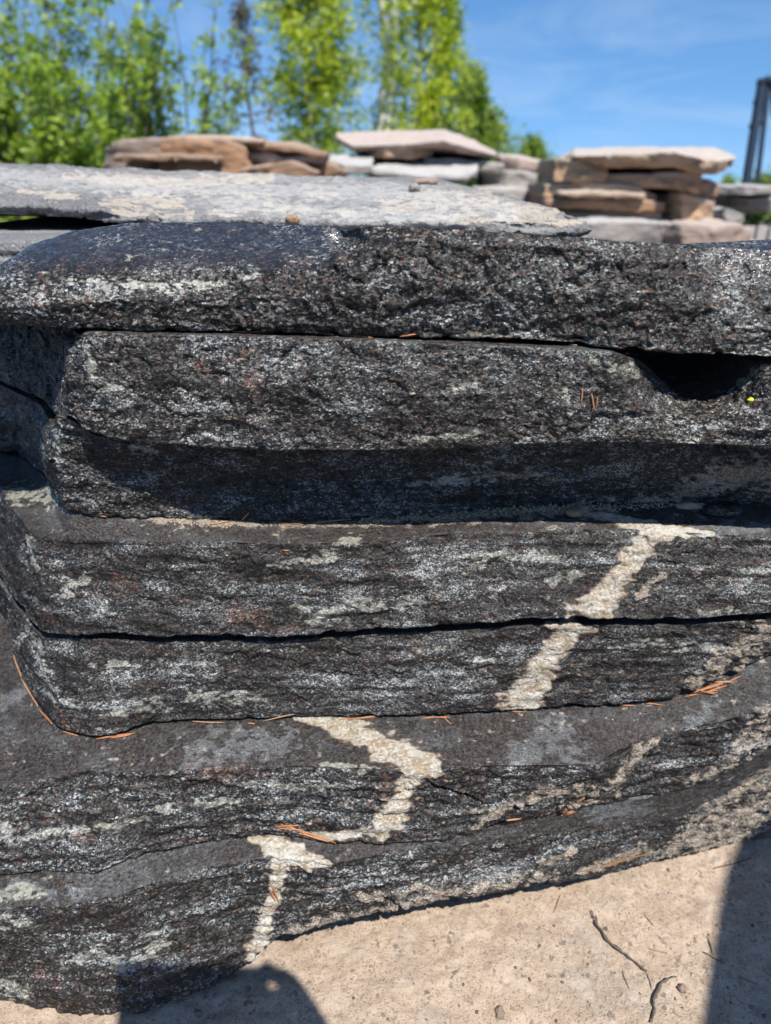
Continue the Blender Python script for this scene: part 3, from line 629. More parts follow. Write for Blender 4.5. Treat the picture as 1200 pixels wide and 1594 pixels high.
S8 = slab('stone_slab', 'thick black bottom slab standing on the sandy ground', [
    [(p[0], p[1] - 4, p[2] - .003) for p in z9(S7_FOOT)],
    z9([(-190, 1450, -.705), (0, 1415, -.705), (100, 1410, -.705), (180, 1395, -.703), (250, 1372, -.70), (320, 1350, -.70), (400, 1336, -.698), (440, 1335, -.698), (515, 1345, -.70), (560, 1335, -.70), (600, 1326, -.70), (700, 1318, -.71), (810, 1305, -.725), (950, 1287, -.755), (1050, 1275, -.775), (1120, 1240, -.765), (1200, 1200, -.745), (1390, 1140, -.72)]),
    z9([(-190, 1540, -.897), (0, 1556, -.897), (60, 1571, -.897), (170, 1583, -.897), (220, 1580, -.897), (330, 1536, -.885), (385, 1500, -.872), (410, 1480, -.845), (440, 1455, -.822), (540, 1432, -.81), (700, 1402, -.808), (850, 1377, -.818), (950, 1362, -.84), (1050, 1331, -.872), (1200, 1297, -.888), (1390, 1270, -.89)]),
], 'rock_d', back=(.3, .3), ztop=-.66, zbot=-0.76, seed=8, layers=0.6, top_rows=1, sculpt=groove([[(594, 1392, 2), (610, 1404, 4), (632, 1420, 4)], [(676, 1392, 2), (700, 1396, 3.5), (718, 1402, 3)]], 0.010), rows_rough=[0.4, 1.1], top_rough=0.4, ledge=0.02, round_it=5,
    strokes={'vein': [[(390, 1303, 5), (425, 1315, 15), (460, 1332, 15), (512, 1345, 5)], [(440, 1335, 14), (432, 1365, 10), (425, 1395, 9), (410, 1440, 11), (398, 1480, 13)]],
             'pale': [[(100, 1500, 6), (150, 1475, 5), (190, 1510, 7), (255, 1468, 6)], [(0, 1432, 8), (50, 1435, 7)], [(0, 1390, 10), (60, 1395, 8)], [(220, 1455, 4), (255, 1450, 4)], [(0, 1530, 8), (40, 1545, 8)]],
             'ice': [[(920, 1262, 12), (1000, 1258, 12)], [(450, 1400, 20), (600, 1380, 22), (800, 1350, 20)], [(20, 1380, 10), (140, 1395, 10)]],
             'dust': [[(1036, 1338, 6), (1062, 1306, 9), (1100, 1282, 9), (1150, 1262, 8), (1200, 1240, 8), (1280, 1210, 8)], [(1050, 1322, 5), (1090, 1304, 8), (1140, 1286, 8), (1200, 1268, 8), (1280, 1240, 8)], [(1080, 1322, 4), (1130, 1306, 6), (1200, 1288, 7)], [(1070, 1282, 4), (1110, 1256, 6), (1150, 1236, 6), (1200, 1212, 6), (1260, 1190, 6)], [(1130, 1240, 3), (1165, 1218, 5), (1200, 1196, 5)], [(445, 1448, 3), (520, 1430, 5), (610, 1414, 6), (700, 1392, 7), (800, 1370, 6), (860, 1362, 5)], [(560, 1396, 4), (620, 1388, 5), (690, 1376, 4)], [(840, 1346, 3), (880, 1330, 4), (892, 1322, 3)], [(905, 1356, 4), (950, 1340, 5), (1000, 1328, 6), (1030, 1332, 5)], [(930, 1344, 2), (1000, 1318, 4)]],
             'rust': [[(60, 1520, 8), (90, 1530, 8)]]})

# grey slabs behind, on top
G0 = slab('stone_slab', 'lower grey slab peeping out behind the top black slab at left', [
    [(-200, .835, -.062, 'yz'), (0, .835, -.062, 'yz'), (150, .835, -.063, 'yz'), (300, .835, -.064, 'yz'), (700, .84, -.066, 'yz'), (850, .86, -.066, 'yz')],
    [(-200, .835, -.118, 'yz'), (0, .835, -.118, 'yz'), (150, .835, -.118, 'yz'), (300, .835, -.118, 'yz'), (700, .84, -.118, 'yz'), (850, .86, -.118, 'yz')],
], 'rock_g', res=0.0026, back=(.3, .3), ybacks=1.5, ztop=-0.062, zbot=-0.118, seed=11, top_rough=0.3, ledge=0.25, top_fade=0.0)
G1 = slab('stone_slab', 'pale dusty grey slab lying flat behind the top black slab', [
    [(-250, 244, 1.55), (0, 253, 1.5), (160, 262, 1.5), (500, 275, 1.45), (640, 281, 1.4), (700, 286, 1.35), (780, 301, 1.25), (860, 329, 1.1), (900, 342, 1.02), (913, 348, 1.0)],
    [(-250, 304, 1.0), (0, 312, 1.0), (80, 316, 1.0), (150, 328, .97), (200, 336, .95), (300, 341, .93), (400, 343, .92), (520, 345, .92), (640, 343, .93), (760, 342, .94), (850, 342, .95), (900, 346, .965), (915, 352, .985)],
    [(-250, 330, 1.0), (0, 336, 1.0), (80, 340, 1.0), (170, 346, .97), (200, 347, .95), (300, 357, .93), (500, 364, .92), (760, 367, .94), (850, 369, .95), (900, 370, .965), (915, 368, .985)],
], 'rock_g', res=0.0026, back=(.2, -.2), ybacks=1.6, ytop=1.52, ztop=0.0, zbot=-0.06, seed=12, rows_rough=[0.8, 1.3], top_rough=0.3, ledge=0.02, top_fade=0.0, chips=2.0, layers=1.6,
    strokes={'dust': [[(30, 300, 4), (120, 306, 4)], [(180, 330, 4), (300, 338, 4)], [(660, 338, 4), (900, 345, 5)], [(300, 300, 5), (420, 305, 6)], [(160, 318, 6), (220, 310, 10), (280, 315, 6)], [(330, 335, 5), (440, 325, 6), (560, 335, 5)], [(600, 322, 8), (760, 318, 8), (860, 335, 5)], [(100, 275, 5), (250, 285, 8), (420, 280, 6)], [(470, 300, 5), (520, 302, 5)], [(620, 305, 4), (760, 302, 5)]],
             'ice': [[(0, 275, 12), (250, 295, 14), (600, 300, 14), (800, 330, 10)], [(350, 320, 14), (700, 340, 12)]]})

# ------------------------------------------------------------------ small things lying on the stones and the soil
bpy.context.view_layer.update()
_dg = bpy.context.evaluated_depsgraph_get()
def hit(px, py):
    dx, dy, dz = ray(px, py); d = Vector((float(dx), float(dy), float(dz))).normalized()
    ok, loc, nor, _i, ob, _m = scene.ray_cast(_dg, Vector((0, 0, CZ)), d)
    return (loc, nor, ob) if ok else (None, None, None)
def tube(path, radii, sides=6):
    path = np.asarray(path, float); n = len(path); vs = []; fs = []
    up = np.array([0.13, 0.21, 0.97])
    for i in range(n):
        t = path[min(i + 1, n - 1)] - path[max(i - 1, 0)]; t /= (np.linalg.norm(t) + 1e-9)
        a = np.cross(t, up); a /= (np.linalg.norm(a) + 1e-9); b_ = np.cross(t, a)
        for k in range(sides):
            w = 2 * math.pi * k / sides; vs.append(path[i] + radii[i] * (math.cos(w) * a + math.sin(w) * b_))
    for i in range(n - 1):
        for k in range(sides):
            fs.append((i * sides + k, i * sides + (k + 1) % sides, (i + 1) * sides + (k + 1) % sides, (i + 1) * sides + k))
    fs.append(tuple(range(sides))[::-1]); fs.append(tuple((n - 1) * sides + k for k in range(sides)))
    return vs, fs
def needle(p0, p1, label, group, mat='needle', r=0.0009, bend=None, name='conifer_needle', cat='needle', mids=None, lift=None):
    pts = [p0] + (mids or [((p0[0] + p1[0]) / 2 + (bend or random.uniform(-2, 2)), (p0[1] + p1[1]) / 2 + (bend or random.uniform(-2, 2)))]) + [p1]
    W = []
    for q in pts:
        loc, nor, ob = hit(*q)
        if loc is None: return None
        W.append(np.array(loc) + np.array(nor) * r * 0.7 + np.array([0, -1, 0.6]) * (lift if lift is not None else random.uniform(0.0002, 0.0012)))
    W = np.array(W)
    # keep a needle straight in depth even where its seam is uneven
    if len(W) == 3:
        mid_y = (W[0] + W[2]) / 2
        W[1] = 0.5 * W[1] + 0.5 * mid_y
    t = np.linspace(0, 1, len(W)); tt = np.linspace(0, 1, 7 if len(W) < 5 else 3 * len(W))
    path = np.stack([np.interp(tt, t, W[:, k]) for k in range(3)], 1); path = _smooth1(path, 2)
    rad = r * 0.78 * (0.45 + 0.55 * np.sin(np.pi * np.clip(tt * 0.9 + 0.08, 0, 1)))
    if name != 'conifer_needle':
        path = path + 0.22 * r * np.random.default_rng(int(p0[0])).normal(size=path.shape); rad = rad * np.random.default_rng(int(p0[1])).uniform(.6, 1.35, len(rad))
    vs, fs = tube(path, rad, 5)
    org = path.mean(0)
    if mat == 'needle' and int(p0[0] + p1[1]) % 3 == 0: mat = 'needle_pale'
    o = mesh_obj(name, vs, fs, mat, origin=org); tag(o, label, cat, group, 'thing'); return o

def needles(lst, label, group, **kw):
    words_ = ['first', 'second', 'third', 'fourth', 'fifth', 'sixth', 'seventh', 'eighth', 'ninth', 'tenth']
    for i, a in enumerate(sorted(lst, key=lambda q: q[0] + q[2])):
        needle((a[0], a[1]), (a[2], a[3]), '%s from left: ' % words_[i] + label, group, **kw)
needles([(362, 518, 428, 519), (492, 521, 520, 522), (540, 524, 580, 527), (622, 524, 655, 520), (776, 524, 790, 531), (886, 538, 898, 539), (968, 545, 986, 546), (972, 551, 1000, 553)],
        'orange needle in the seam under the top black slab', 'needles under the top slab')
needles([(906, 606, 904, 629), (920, 613, 926, 640), (929, 618, 928, 636)], 'orange needle stuck upright on the second slab face', 'needles on the second slab face')
needles([(145, 803, 167, 804), (328, 817, 356, 812), (376, 811, 388, 797), (430, 815, 470, 817), (490, 815, 547, 809), (440, 856, 450, 857)],
        'dry orange needle below the shaded recessed slab', 'needles under the recessed slab')
needles([(20, 1017, 34, 1054), (34, 1056, 60, 1100), (61, 1104, 82, 1128), (98, 1139, 122, 1146), (150, 1151, 210, 1142), (172, 1149, 205, 1144)],
        'dry orange needle in the seam round the rounded left corner', 'needles round the left corner', r=0.0013)
needles([(300, 1123, 350, 1125), (385, 1126, 397, 1127), (410, 1123, 459, 1111), (529, 1120, 584, 1117), (532, 1118, 560, 1115), (560, 1118, 590, 1115), (655, 1119, 698, 1116), (662, 1116, 700, 1118), (690, 1116, 702, 1128), (790, 1107, 816, 1108)],
        'orange needle in the middle seam above the broad stepped slab', 'needles in the middle seam')
needles([(965, 1098, 990, 1098), (1004, 1095, 1034, 1098), (1008, 1093, 1028, 1097)], 'orange needle in the seam left of the needle clump', 'needles left of the clump')
needles([(1064, 1085, 1118, 1074), (1074, 1079, 1110, 1066), (1085, 1076, 1125, 1064), (1100, 1069, 1132, 1059), (1127, 1063, 1153, 1052), (1072, 1082, 1116, 1078), (1083, 1072, 1112, 1081), (1095, 1079, 1130, 1067), (1110, 1062, 1140, 1062)],
        'orange needle of the clump at the right seam end', 'needles of the right clump', r=0.0012)
needles([(428, 1286, 466, 1284), (437, 1282, 492, 1310), (460, 1289, 523, 1311), (447, 1284, 480, 1299), (430, 1288, 470, 1290), (470, 1296, 512, 1309)],
        'orange needle on the ledge left of the bent quartz vein', 'needles beside the bent vein', r=0.0012)
needles([(422, 1377, 434, 1404), (421, 1385, 429, 1402)], 'orange needle hanging on the quartz vein of the bottom slab', 'needles on the bottom vein', r=0.0013)
needles([(787, 1276, 810, 1274), (872, 1268, 894, 1262), (874, 1266, 892, 1260), (895, 1248, 908, 1241)], 'short orange needle on the dusty steps right of the vein', 'needles on the dusty steps', r=0.0014)
needles([(920, 1352, 985, 1336), (935, 1348, 1000, 1330), (975, 1353, 986, 1335), (950, 1341, 1018, 1328), (905, 1356, 960, 1345), (672, 1394, 692, 1391), (860, 1378, 890, 1366)],
        'brown needle along the lower edge of the bottom slab', 'needles along the bottom edge', mat='needle_dark', r=0.0011)
needles([(862, 1421, 872, 1393), (927, 1425, 931, 1446), (1002, 1423, 1018, 1442), (1008, 1476, 1038, 1484), (968, 1512, 980, 1542), (1148, 1520, 1180, 1532)],
        'thin brown needle lying on the sandy soil', 'needles on the soil', mat='needle_dark', r=0.0008)
needle((918, 1416), (1004, 1511), 'long dark curved twig lying on the sandy soil', None, 'twig', 0.0021, name='twig', cat='twig',
       mids=[(925, 1432), (935, 1452), (950, 1470), (968, 1482), (988, 1497)], lift=0.0030)
needle((1004, 1511), (1014, 1540), 'fine root fibre at the lower end of the long twig', None, 'twig', 0.0007, name='root_fibre', cat='root', mids=[(1012, 1524)])
needle((1012, 1590), (1050, 1518), 'grey knotted root piece on the soil below the long twig', None, 'twig', 0.0022, name='root_piece', cat='root',
       mids=[(1018, 1572), (1014, 1556), (1022, 1540), (1026, 1528), (1038, 1520)], lift=0.0032)
needle((1108, 1352), (1170, 1335), 'thin dark twig in the shadow by the bottom slab', None, 'twig', 0.0011, name='twig', cat='twig', mids=[(1130, 1348), (1150, 1342)])
needle((1094, 1482), (1124, 1500), 'short dark twig in the right shadow on the soil', None, 'twig', 0.0013, name='twig', cat='twig', mids=[(1108, 1488)])
needle((1100, 1458), (1108, 1486), 'dark crooked twig end sticking up in the right shadow', None, 'twig', 0.0009, name='twig', cat='twig', mids=[(1108, 1470)])

def rock_bit(name, label, cat, px, py, size, mat, squash=(1, 1, .7), seed=0, group=None, embed=0.25):
    loc, nor, ob = hit(px, py)
    if loc is None: return None
    import bmesh
    bm = bmesh.new(); bmesh.ops.create_icosphere(bm, subdivisions=3, radius=1.0)
    V = np.array([v.co[:] for v in bm.verts]); Fc = [tuple(v.index for v in f.verts) for f in bm.faces]; bm.free()
    d = 1 + 0.35 * perlin(V, 1.3, seed) + 0.22 * perlin(V, 3.1, seed + 1) + 0.1 * perlin(V, 7.0, seed + 2)
    V = V * d[:, None] * np.array(squash) * size
    c = np.array(loc); c[2] += size * squash[2] * (1 - embed * 2)
    o = mesh_obj(name, V + c, Fc, mat, {k: np.zeros(len(V)) for k in ('top', 'pale', 'dust', 'rust', 'ice', 'vein', 'gloss', 'zone', 'brk')}, origin=c); tag(o, label, cat, group, 'thing'); return o
rock_bit('earth_clod', 'crumbly orange-brown clod on the pale grey slab', 'clod', 456, 345, 0.0068, 'clod', (1.2, .9, .75), 1)
rock_bit('pebble', 'small grey pebble on the far edge of the pale grey slab', 'pebble', 645, 297, 0.008, 'sand_c', (1, 1, .9), 2)
rock_bit('pebble', 'flat pinkish pebble at the back edge of the pale grey slab', 'pebble', 663, 286, 0.016, 'sand_d', (1.3, .7, .35), 3)
rock_bit('earth_clod', 'small brown clod in the sand at the head of the quartz vein', 'clod', 893, 801, 0.0075, 'clod', (1.2, .9, .6), 4)
rock_bit('stone_chip', 'loose dark stone chip on the ledge at the right end', 'stone chip', 1122, 799, 0.016, 'rock_b', (1.25, .7, .42), 5)
rock_bit('stone_chip', 'tiny flat pale chip beside the loose dark stone chip', 'stone chip', 1075, 790, 0.010, 'grit', (1.6, .6, .4), 9)
rock_bit('flower_fleck', 'tiny bright yellow fleck on the right of the second slab', 'petal', 1169, 624, 0.0026, 'yellow', (1.2, .6, .7), 6)
rock_bit('pebble', 'small brown pebble half sunk in the soil near the lower right shadow', 'pebble', 1062, 1540, 0.005, 'sand_e', (1, 1, .7), 7)
rock_bit('pebble', 'dull grey flake on the soil at the bottom of the picture', 'pebble', 778, 1578, 0.006, 'sand_e', (.8, 1.2, .5), 8)

def grit_strip(name, label, path, n, size, spread, seed):
    r = np.random.default_rng(seed); vs = []; fs = []
    a = np.array(path, float); seg = np.linspace(0, 1, len(a))
    base = np.array([(1, 0, -.6), (-.6, .9, -.6), (-.6, -.9, -.6), (0, 0, 1.0), (.3, .8, .3), (-.8, 0, .3)])
    tri = [(0, 1, 4), (1, 5, 4), (1, 2, 5), (2, 3, 5), (0, 3, 2), (0, 4, 3), (4, 5, 3), (0, 2, 1)]
    for i in range(n):
        t = r.random(); px = np.interp(t, seg, a[:, 0]) + r.normal(0, 3); py = np.interp(t, seg, a[:, 1]) + r.normal(0, spread)
        loc, nor, ob = hit(px, py)
        if loc is None: continue
        s_ = size * r.uniform(0.35, 1.3); w = r.random() * 6.28; c, sn = math.cos(w), math.sin(w)
        V = base * r.uniform(.7, 1.3, (6, 3)) * s_; V = V @ np.array([[c, -sn, 0], [sn, c, 0], [0, 0, 1]])
        k = len(vs); vs += list(V + np.array(loc)); fs += [tuple(q + k for q in f) for f in tri]
    o = mesh_obj(name, np.array(vs), fs, 'grit', smooth=False); tag(o, label, 'sand', None, 'stuff'); return o
grit_strip('sand_grains', 'tan sand grains gathered at the back of the ledge above the quartz vein', [(560, 812), (640, 806), (720, 801), (800, 794), (880, 790), (960, 790), (1060, 784)], 900, 0.0014, 3.2, 3)
grit_strip('sand_grains', 'tan sand grains lying on the ledge below the shaded slab at left', [(240, 810), (300, 814), (380, 817), (440, 816)], 220, 0.0011, 2.0, 4)

def scatter(name, label, cat, n, size, mat, seed, box, smooth=False):
    import bmesh
    r = np.random.default_rng(seed); vs = []; fs = []
    bm = bmesh.new(); bmesh.ops.create_icosphere(bm, subdivisions=1, radius=1.0); B = np.array([v.co[:] for v in bm.verts]); T = [tuple(v.index for v in f.verts) for f in bm.faces]; bm.free()
    while n > 0:
        n -= 1
        loc, nor, ob = hit(r.uniform(box[0], box[2]), r.uniform(box[1], box[3]))
        if loc is None or ob.name != 'ground': continue
        s_ = size * (0.35 + r.pareto(3.0) * 0.6); s_ = min(s_, size * 2.6); w = r.random() * 6.28; c, sn = math.cos(w), math.sin(w)
        V = B * r.uniform(.7, 1.25, (len(B), 1)) * s_ * np.array([r.uniform(.8, 1.4), 1, r.uniform(.45, .75)]); V = V @ np.array([[c, -sn, 0], [sn, c, 0], [0, 0, 1]])
        k = len(vs); vs += list(V + np.array(loc) + np.array([0, 0, s_ * .15])); fs += [tuple(q + k for q in f) for f in T]
    o = mesh_obj(name, np.array(vs), fs, mat, smooth=smooth); tag(o, label, cat, None, 'stuff')
scatter('sand_grains', 'coarse pale sand grains strewn over the soil', 'sand', 2600, 0.0011, 'grit', 21, (380, 1290, 1200, 1594))
scatter('dark_grit', 'dark grit and bark crumbs strewn over the soil', 'grit', 900, 0.0010, 'twig', 22, (380, 1290, 1200, 1594))
scatter('stone_crumbs', 'small grey stone crumbs lying on the soil', 'gravel', 150, 0.0018, 'sand_e', 23, (0, 1290, 1200, 1594))

# ------------------------------------------------------------------ piles of sandstone slabs behind
SEED = [40]
def bslab(label, arris, bottom, mat, back=None, depth=0.6, res=0.011):
    SEED[0] += 1
    cv = ([back] if back else []) + [arris, bottom]
    ya = np.mean([p[2] for p in arris])
    zt = max(at(*p)[2] for p in (back or arris)) - CZ
    return slab('stone_slab', label, cv, mat, res=res, back=(-.15, -.15), ybacks=(max(p[2] for p in back) + .05 if back else ya + depth), ztop=zt - (0.02 if back else 0.0), zbot=min(at(*p)[2] for p in bottom) - CZ,
                top_rows=1 if back else 0, rows_rough=[0.5, 1.0] if back else [1.0], top_rough=0.4, ledge=0.05, round_it=0, seed=SEED[0], rough=0.8, aniso=(1, 1, 1.3))
# right pile
bslab('topmost tan slab of the right background pile, tilted to show its pale top', [(893, 243, 3.3), (960, 241, 3.3), (1050, 237, 3.25), (1095, 247, 3.2), (1120, 250, 3.25), (1146, 247, 3.4)],
      [(893, 247, 3.33), (945, 258, 3.33), (1050, 258, 3.28), (1092, 270, 3.23), (1115, 273, 3.28), (1143, 258, 3.42)], 'sand_a', [(893, 231, 3.8), (1000, 229, 3.8), (1112, 229, 3.75), (1128, 236, 3.6), (1144, 243, 3.5)])
bslab('short tan block poking out left under the topmost slab of the right pile', [(861, 247, 3.4), (900, 247, 3.36), (945, 259, 3.38)], [(861, 284, 3.4), (905, 285, 3.36), (945, 280, 3.38)], 'sand_a')
bslab('tan slab with a dark shadow gap above it in the right pile', [(905, 272, 3.42), (1000, 270, 3.38), (1055, 266, 3.3), (1090, 270, 3.36)], [(905, 291, 3.42), (1000, 292, 3.38), (1050, 291, 3.3), (1088, 300, 3.36)], 'sand_a', [(905, 267, 3.7), (1000, 265, 3.7), (1055, 264, 3.6), (1090, 268, 3.6)])
bslab('long low tan slab at middle height of the right pile', [(846, 286, 3.42), (920, 284, 3.38), (990, 290, 3.36), (1022, 306, 3.4)], [(846, 308, 3.42), (920, 309, 3.38), (990, 309, 3.36), (1022, 312, 3.4)], 'sand_a')
bslab('rounded orange-tan slab below the middle of the right pile', [(850, 310, 3.35), (930, 309, 3.33), (1000, 310, 3.33), (1036, 318, 3.38)], [(850, 326, 3.35), (930, 327, 3.33), (1000, 328, 3.33), (1036, 330, 3.38)], 'sand_b')
bslab('thin tan slab just above the pale slab of the right pile', [(860, 329, 3.4), (950, 329, 3.38), (1030, 331, 3.4)], [(860, 344, 3.4), (950, 344, 3.38), (1030, 345, 3.4)], 'sand_a')
bslab('broken brown end of a slab under the right tip of the right pile', [(1040, 274, 3.5), (1075, 276, 3.4), (1100, 280, 3.42), (1118, 286, 3.6)], [(1040, 303, 3.5), (1075, 306, 3.4), (1100, 304, 3.42), (1116, 306, 3.6)], 'sand_b')
bslab('broken grey-tan slab end low in the right pile', [(1028, 302, 3.5), (1062, 300, 3.38), (1095, 308, 3.4), (1112, 312, 3.6)], [(1028, 345, 3.5), (1062, 346, 3.38), (1095, 343, 3.4), (1110, 340, 3.6)], 'sand_a')
bslab('wide pale grey slab at the foot of the right pile', [(890, 345, 3.1), (960, 344, 3.1), (1040, 346, 3.15), (1060, 350, 3.3)], [(890, 392, 3.1), (960, 394, 3.1), (1020, 394, 3.15), (1060, 392, 3.3)], 'sand_c')
bslab('knobbly pink-brown slab at the lower right of the right pile', [(1022, 352, 3.2), (1060, 347, 3.1), (1110, 352, 3.12), (1150, 348, 3.2), (1170, 358, 3.4)], [(1022, 378, 3.2), (1060, 388, 3.1), (1110, 386, 3.12), (1150, 382, 3.2), (1168, 374, 3.4)], 'sand_d')
bslab('shaded brown slab set back in the gap under the topmost slab of the right pile', [(900, 256, 3.62), (980, 255, 3.6), (1070, 255, 3.62)], [(900, 274, 3.62), (980, 274, 3.6), (1070, 274, 3.62)], 'sand_b', depth=.3)
bslab('shaded slab set back low in the gap of the right pile', [(940, 290, 3.66), (1000, 289, 3.62), (1060, 290, 3.66)], [(940, 320, 3.66), (1000, 322, 3.62), (1060, 320, 3.66)], 'sand_b', depth=.3)
# far right pile
bslab('pale beige top slab of the pile at the right picture edge', [(1116, 290, 4.6), (1160, 289, 4.5), (1260, 290, 4.5)], [(1116, 301, 4.6), (1160, 304, 4.5), (1260, 303, 4.5)], 'sand_c')
bslab('short grey slab under the top slab at the right picture edge', [(1164, 309, 4.6), (1200, 307, 4.5), (1260, 307, 4.5)], [(1164, 322, 4.6), (1200, 326, 4.5), (1260, 326, 4.5)], 'sand_c')
bslab('small light grey block between the right pile and the picture edge', [(1103, 329, 4.4), (1130, 323, 4.3), (1158, 335, 4.4)], [(1103, 347, 4.4), (1130, 349, 4.3), (1158, 348, 4.4)], 'sand_c')
bslab('dark recessed slab in the shade of the right edge pile', [(1118, 303, 4.9), (1150, 303, 4.9), (1230, 303, 4.9)], [(1118, 324, 4.9), (1150, 330, 4.9), (1230, 330, 4.9)], 'sand_c')
# middle pile
bslab('topmost pale slab of the middle background pile, sloping down to the right', [(524, 214, 4.4), (550, 228, 4.2), (640, 225, 4.1), (690, 219, 4.1), (735, 232, 4.1), (773, 242, 4.2)], [(524, 219, 4.42), (548, 234, 4.24), (640, 232, 4.14), (690, 231, 4.14), (735, 240, 4.14), (773, 246, 4.22)], 'sand_d',
      [(524, 208, 4.7), (600, 204, 4.8), (690, 202, 4.8), (735, 217, 4.6), (773, 237, 4.4)])
bslab('thick tan slab under the left of the middle pile top', [(575, 230, 4.3), (600, 226, 4.15), (640, 227, 4.15), (674, 226, 4.25)], [(575, 243, 4.3), (600, 246, 4.15), (640, 247, 4.15), (674, 243, 4.25)], 'sand_a')
bslab('pale smooth slab standing out at the left foot of the middle pile', [(505, 248, 4.1), (535, 256, 3.95), (580, 258, 3.95)], [(505, 266, 4.1), (535, 272, 3.95), (580, 271, 3.95)], 'sand_c', [(515, 241, 4.4), (545, 241, 4.3), (580, 242, 4.3)])
bslab('wide pale slab with a brown left end in the middle pile', [(576, 262, 4.0), (640, 272, 3.9), (722, 274, 3.9), (744, 266, 4.0)], [(576, 275, 4.0), (650, 283, 3.9), (722, 284, 3.9), (744, 276, 4.0)], 'sand_c', [(600, 252, 4.3), (640, 250, 4.3), (722, 250, 4.3), (744, 253, 4.2)])
bslab('grey slab under the right slope of the middle pile top', [(660, 246, 4.25), (720, 247, 4.2), (784, 256, 4.2)], [(660, 262, 4.25), (720, 266, 4.2), (784, 270, 4.2)], 'sand_c')
bslab('pinkish slab lying alone at the right of the middle pile', [(776, 243, 4.5), (810, 246, 4.4), (852, 255, 4.5)], [(776, 262, 4.5), (810, 266, 4.4), (852, 266, 4.5)], 'sand_d', [(776, 239, 4.8), (810, 241, 4.8), (852, 252, 4.6)])
bslab('grey rubble slab low at the right of the middle pile', [(750, 270, 4.3), (790, 264, 4.2), (836, 270, 4.3)], [(750, 298, 4.3), (790, 300, 4.2), (836, 296, 4.3)], 'sand_c')
bslab('grey-brown slab between the middle and the right piles', [(784, 292, 4.2), (820, 285, 4.1), (868, 290, 4.2)], [(784, 318, 4.2), (820, 322, 4.1), (868, 322, 4.2)], 'sand_c')
bslab('dark brown slab in the shade below the middle pile top', [(580, 247, 4.5), (650, 247, 4.5), (700, 250, 4.5)], [(580, 268, 4.5), (650, 268, 4.5), (700, 268, 4.5)], 'sand_b')
# left pile
bslab('grey-brown slab at the left end of the left background pile', [(162, 232, 3.7), (185, 218, 3.6), (230, 214, 3.55), (268, 215, 3.6)], [(162, 266, 3.7), (185, 270, 3.6), (230, 272, 3.55), (268, 272, 3.6)], 'sand_e')
bslab('big orange-brown slab in the middle of the left background pile', [(246, 216, 3.5), (290, 213, 3.45), (345, 214, 3.45), (380, 228, 3.5)], [(246, 276, 3.5), (290, 278, 3.45), (345, 278, 3.45), (395, 276, 3.5)], 'sand_b')
bslab('thin rusty slab along the top right of the left background pile', [(334, 216, 3.6), (400, 220, 3.55), (460, 226, 3.55), (510, 238, 3.6)], [(334, 226, 3.6), (400, 234, 3.55), (460, 236, 3.55), (508, 248, 3.6)], 'sand_b')
bslab('orange slab second from the top right of the left pile', [(345, 236, 3.6), (420, 240, 3.58), (506, 246, 3.6)], [(345, 250, 3.6), (420, 252, 3.58), (506, 255, 3.6)], 'sand_d')
bslab('orange-brown mound-shaped slab low in the left pile', [(370, 264, 3.4), (420, 256, 3.35), (450, 249, 3.35), (495, 268, 3.4)], [(370, 282, 3.4), (420, 284, 3.35), (450, 284, 3.35), (495, 280, 3.4)], 'sand_b')
bslab('dark brown wedge at the right foot of the left pile', [(462, 258, 3.7), (505, 250, 3.65), (538, 268, 3.7)], [(462, 278, 3.7), (505, 278, 3.65), (538, 276, 3.7)], 'sand_b')
bslab('thin flat brown slab across the front of the left background pile', [(176, 240, 3.42), (260, 238, 3.38), (345, 243, 3.4)], [(176, 251, 3.42), (260, 250, 3.38), (345, 254, 3.4)], 'sand_b', depth=.4)
bslab('thin tan slab over the orange-brown slab of the left pile', [(262, 212, 3.5), (330, 210, 3.48), (410, 217, 3.5)], [(262, 219, 3.5), (330, 218, 3.48), (410, 224, 3.5)], 'sand_a', depth=.4)
bslab('thin sharp slab jutting from the middle of the right pile', [(868, 298, 3.28), (940, 297, 3.26), (1004, 301, 3.3)], [(868, 306, 3.28), (940, 307, 3.26), (1004, 309, 3.3)], 'sand_a', depth=.4)
# the blocks the piles stand on
def block(label, x0, x1, y0, y1, z1, mat):
    SEED[0] += 1
    zt = z1 - CZ
    cv = [[(CX + F * x / (y0 * CP - z * SP), y0, z, 'yz') for x in np.linspace(x0, x1, 6)] for z in (zt, (zt - CZ) / 2, -CZ)]
    return slab('stone_block', label, cv, mat, res=0.02, back=(0, 0), ybacks=y1, ztop=zt, zbot=-CZ, rows_rough=[1, 1], top_rough=.4, ledge=.05, round_it=1, seed=SEED[0], rough=0.9, category='stone block')
block('squared base block under the right background pile', .78, 1.78, 3.15, 3.9, .53, 'sand_a')
block('squared base block under the far right pile', 2.0, 3.0, 4.35, 5.1, .45, 'sand_c')
block('squared base block under the middle background pile', -.3, 1.0, 4.0, 4.8, .76, 'sand_c')
block('squared base block under the left background pile', -1.25, -.25, 3.45, 4.1, .77, 'sand_b')

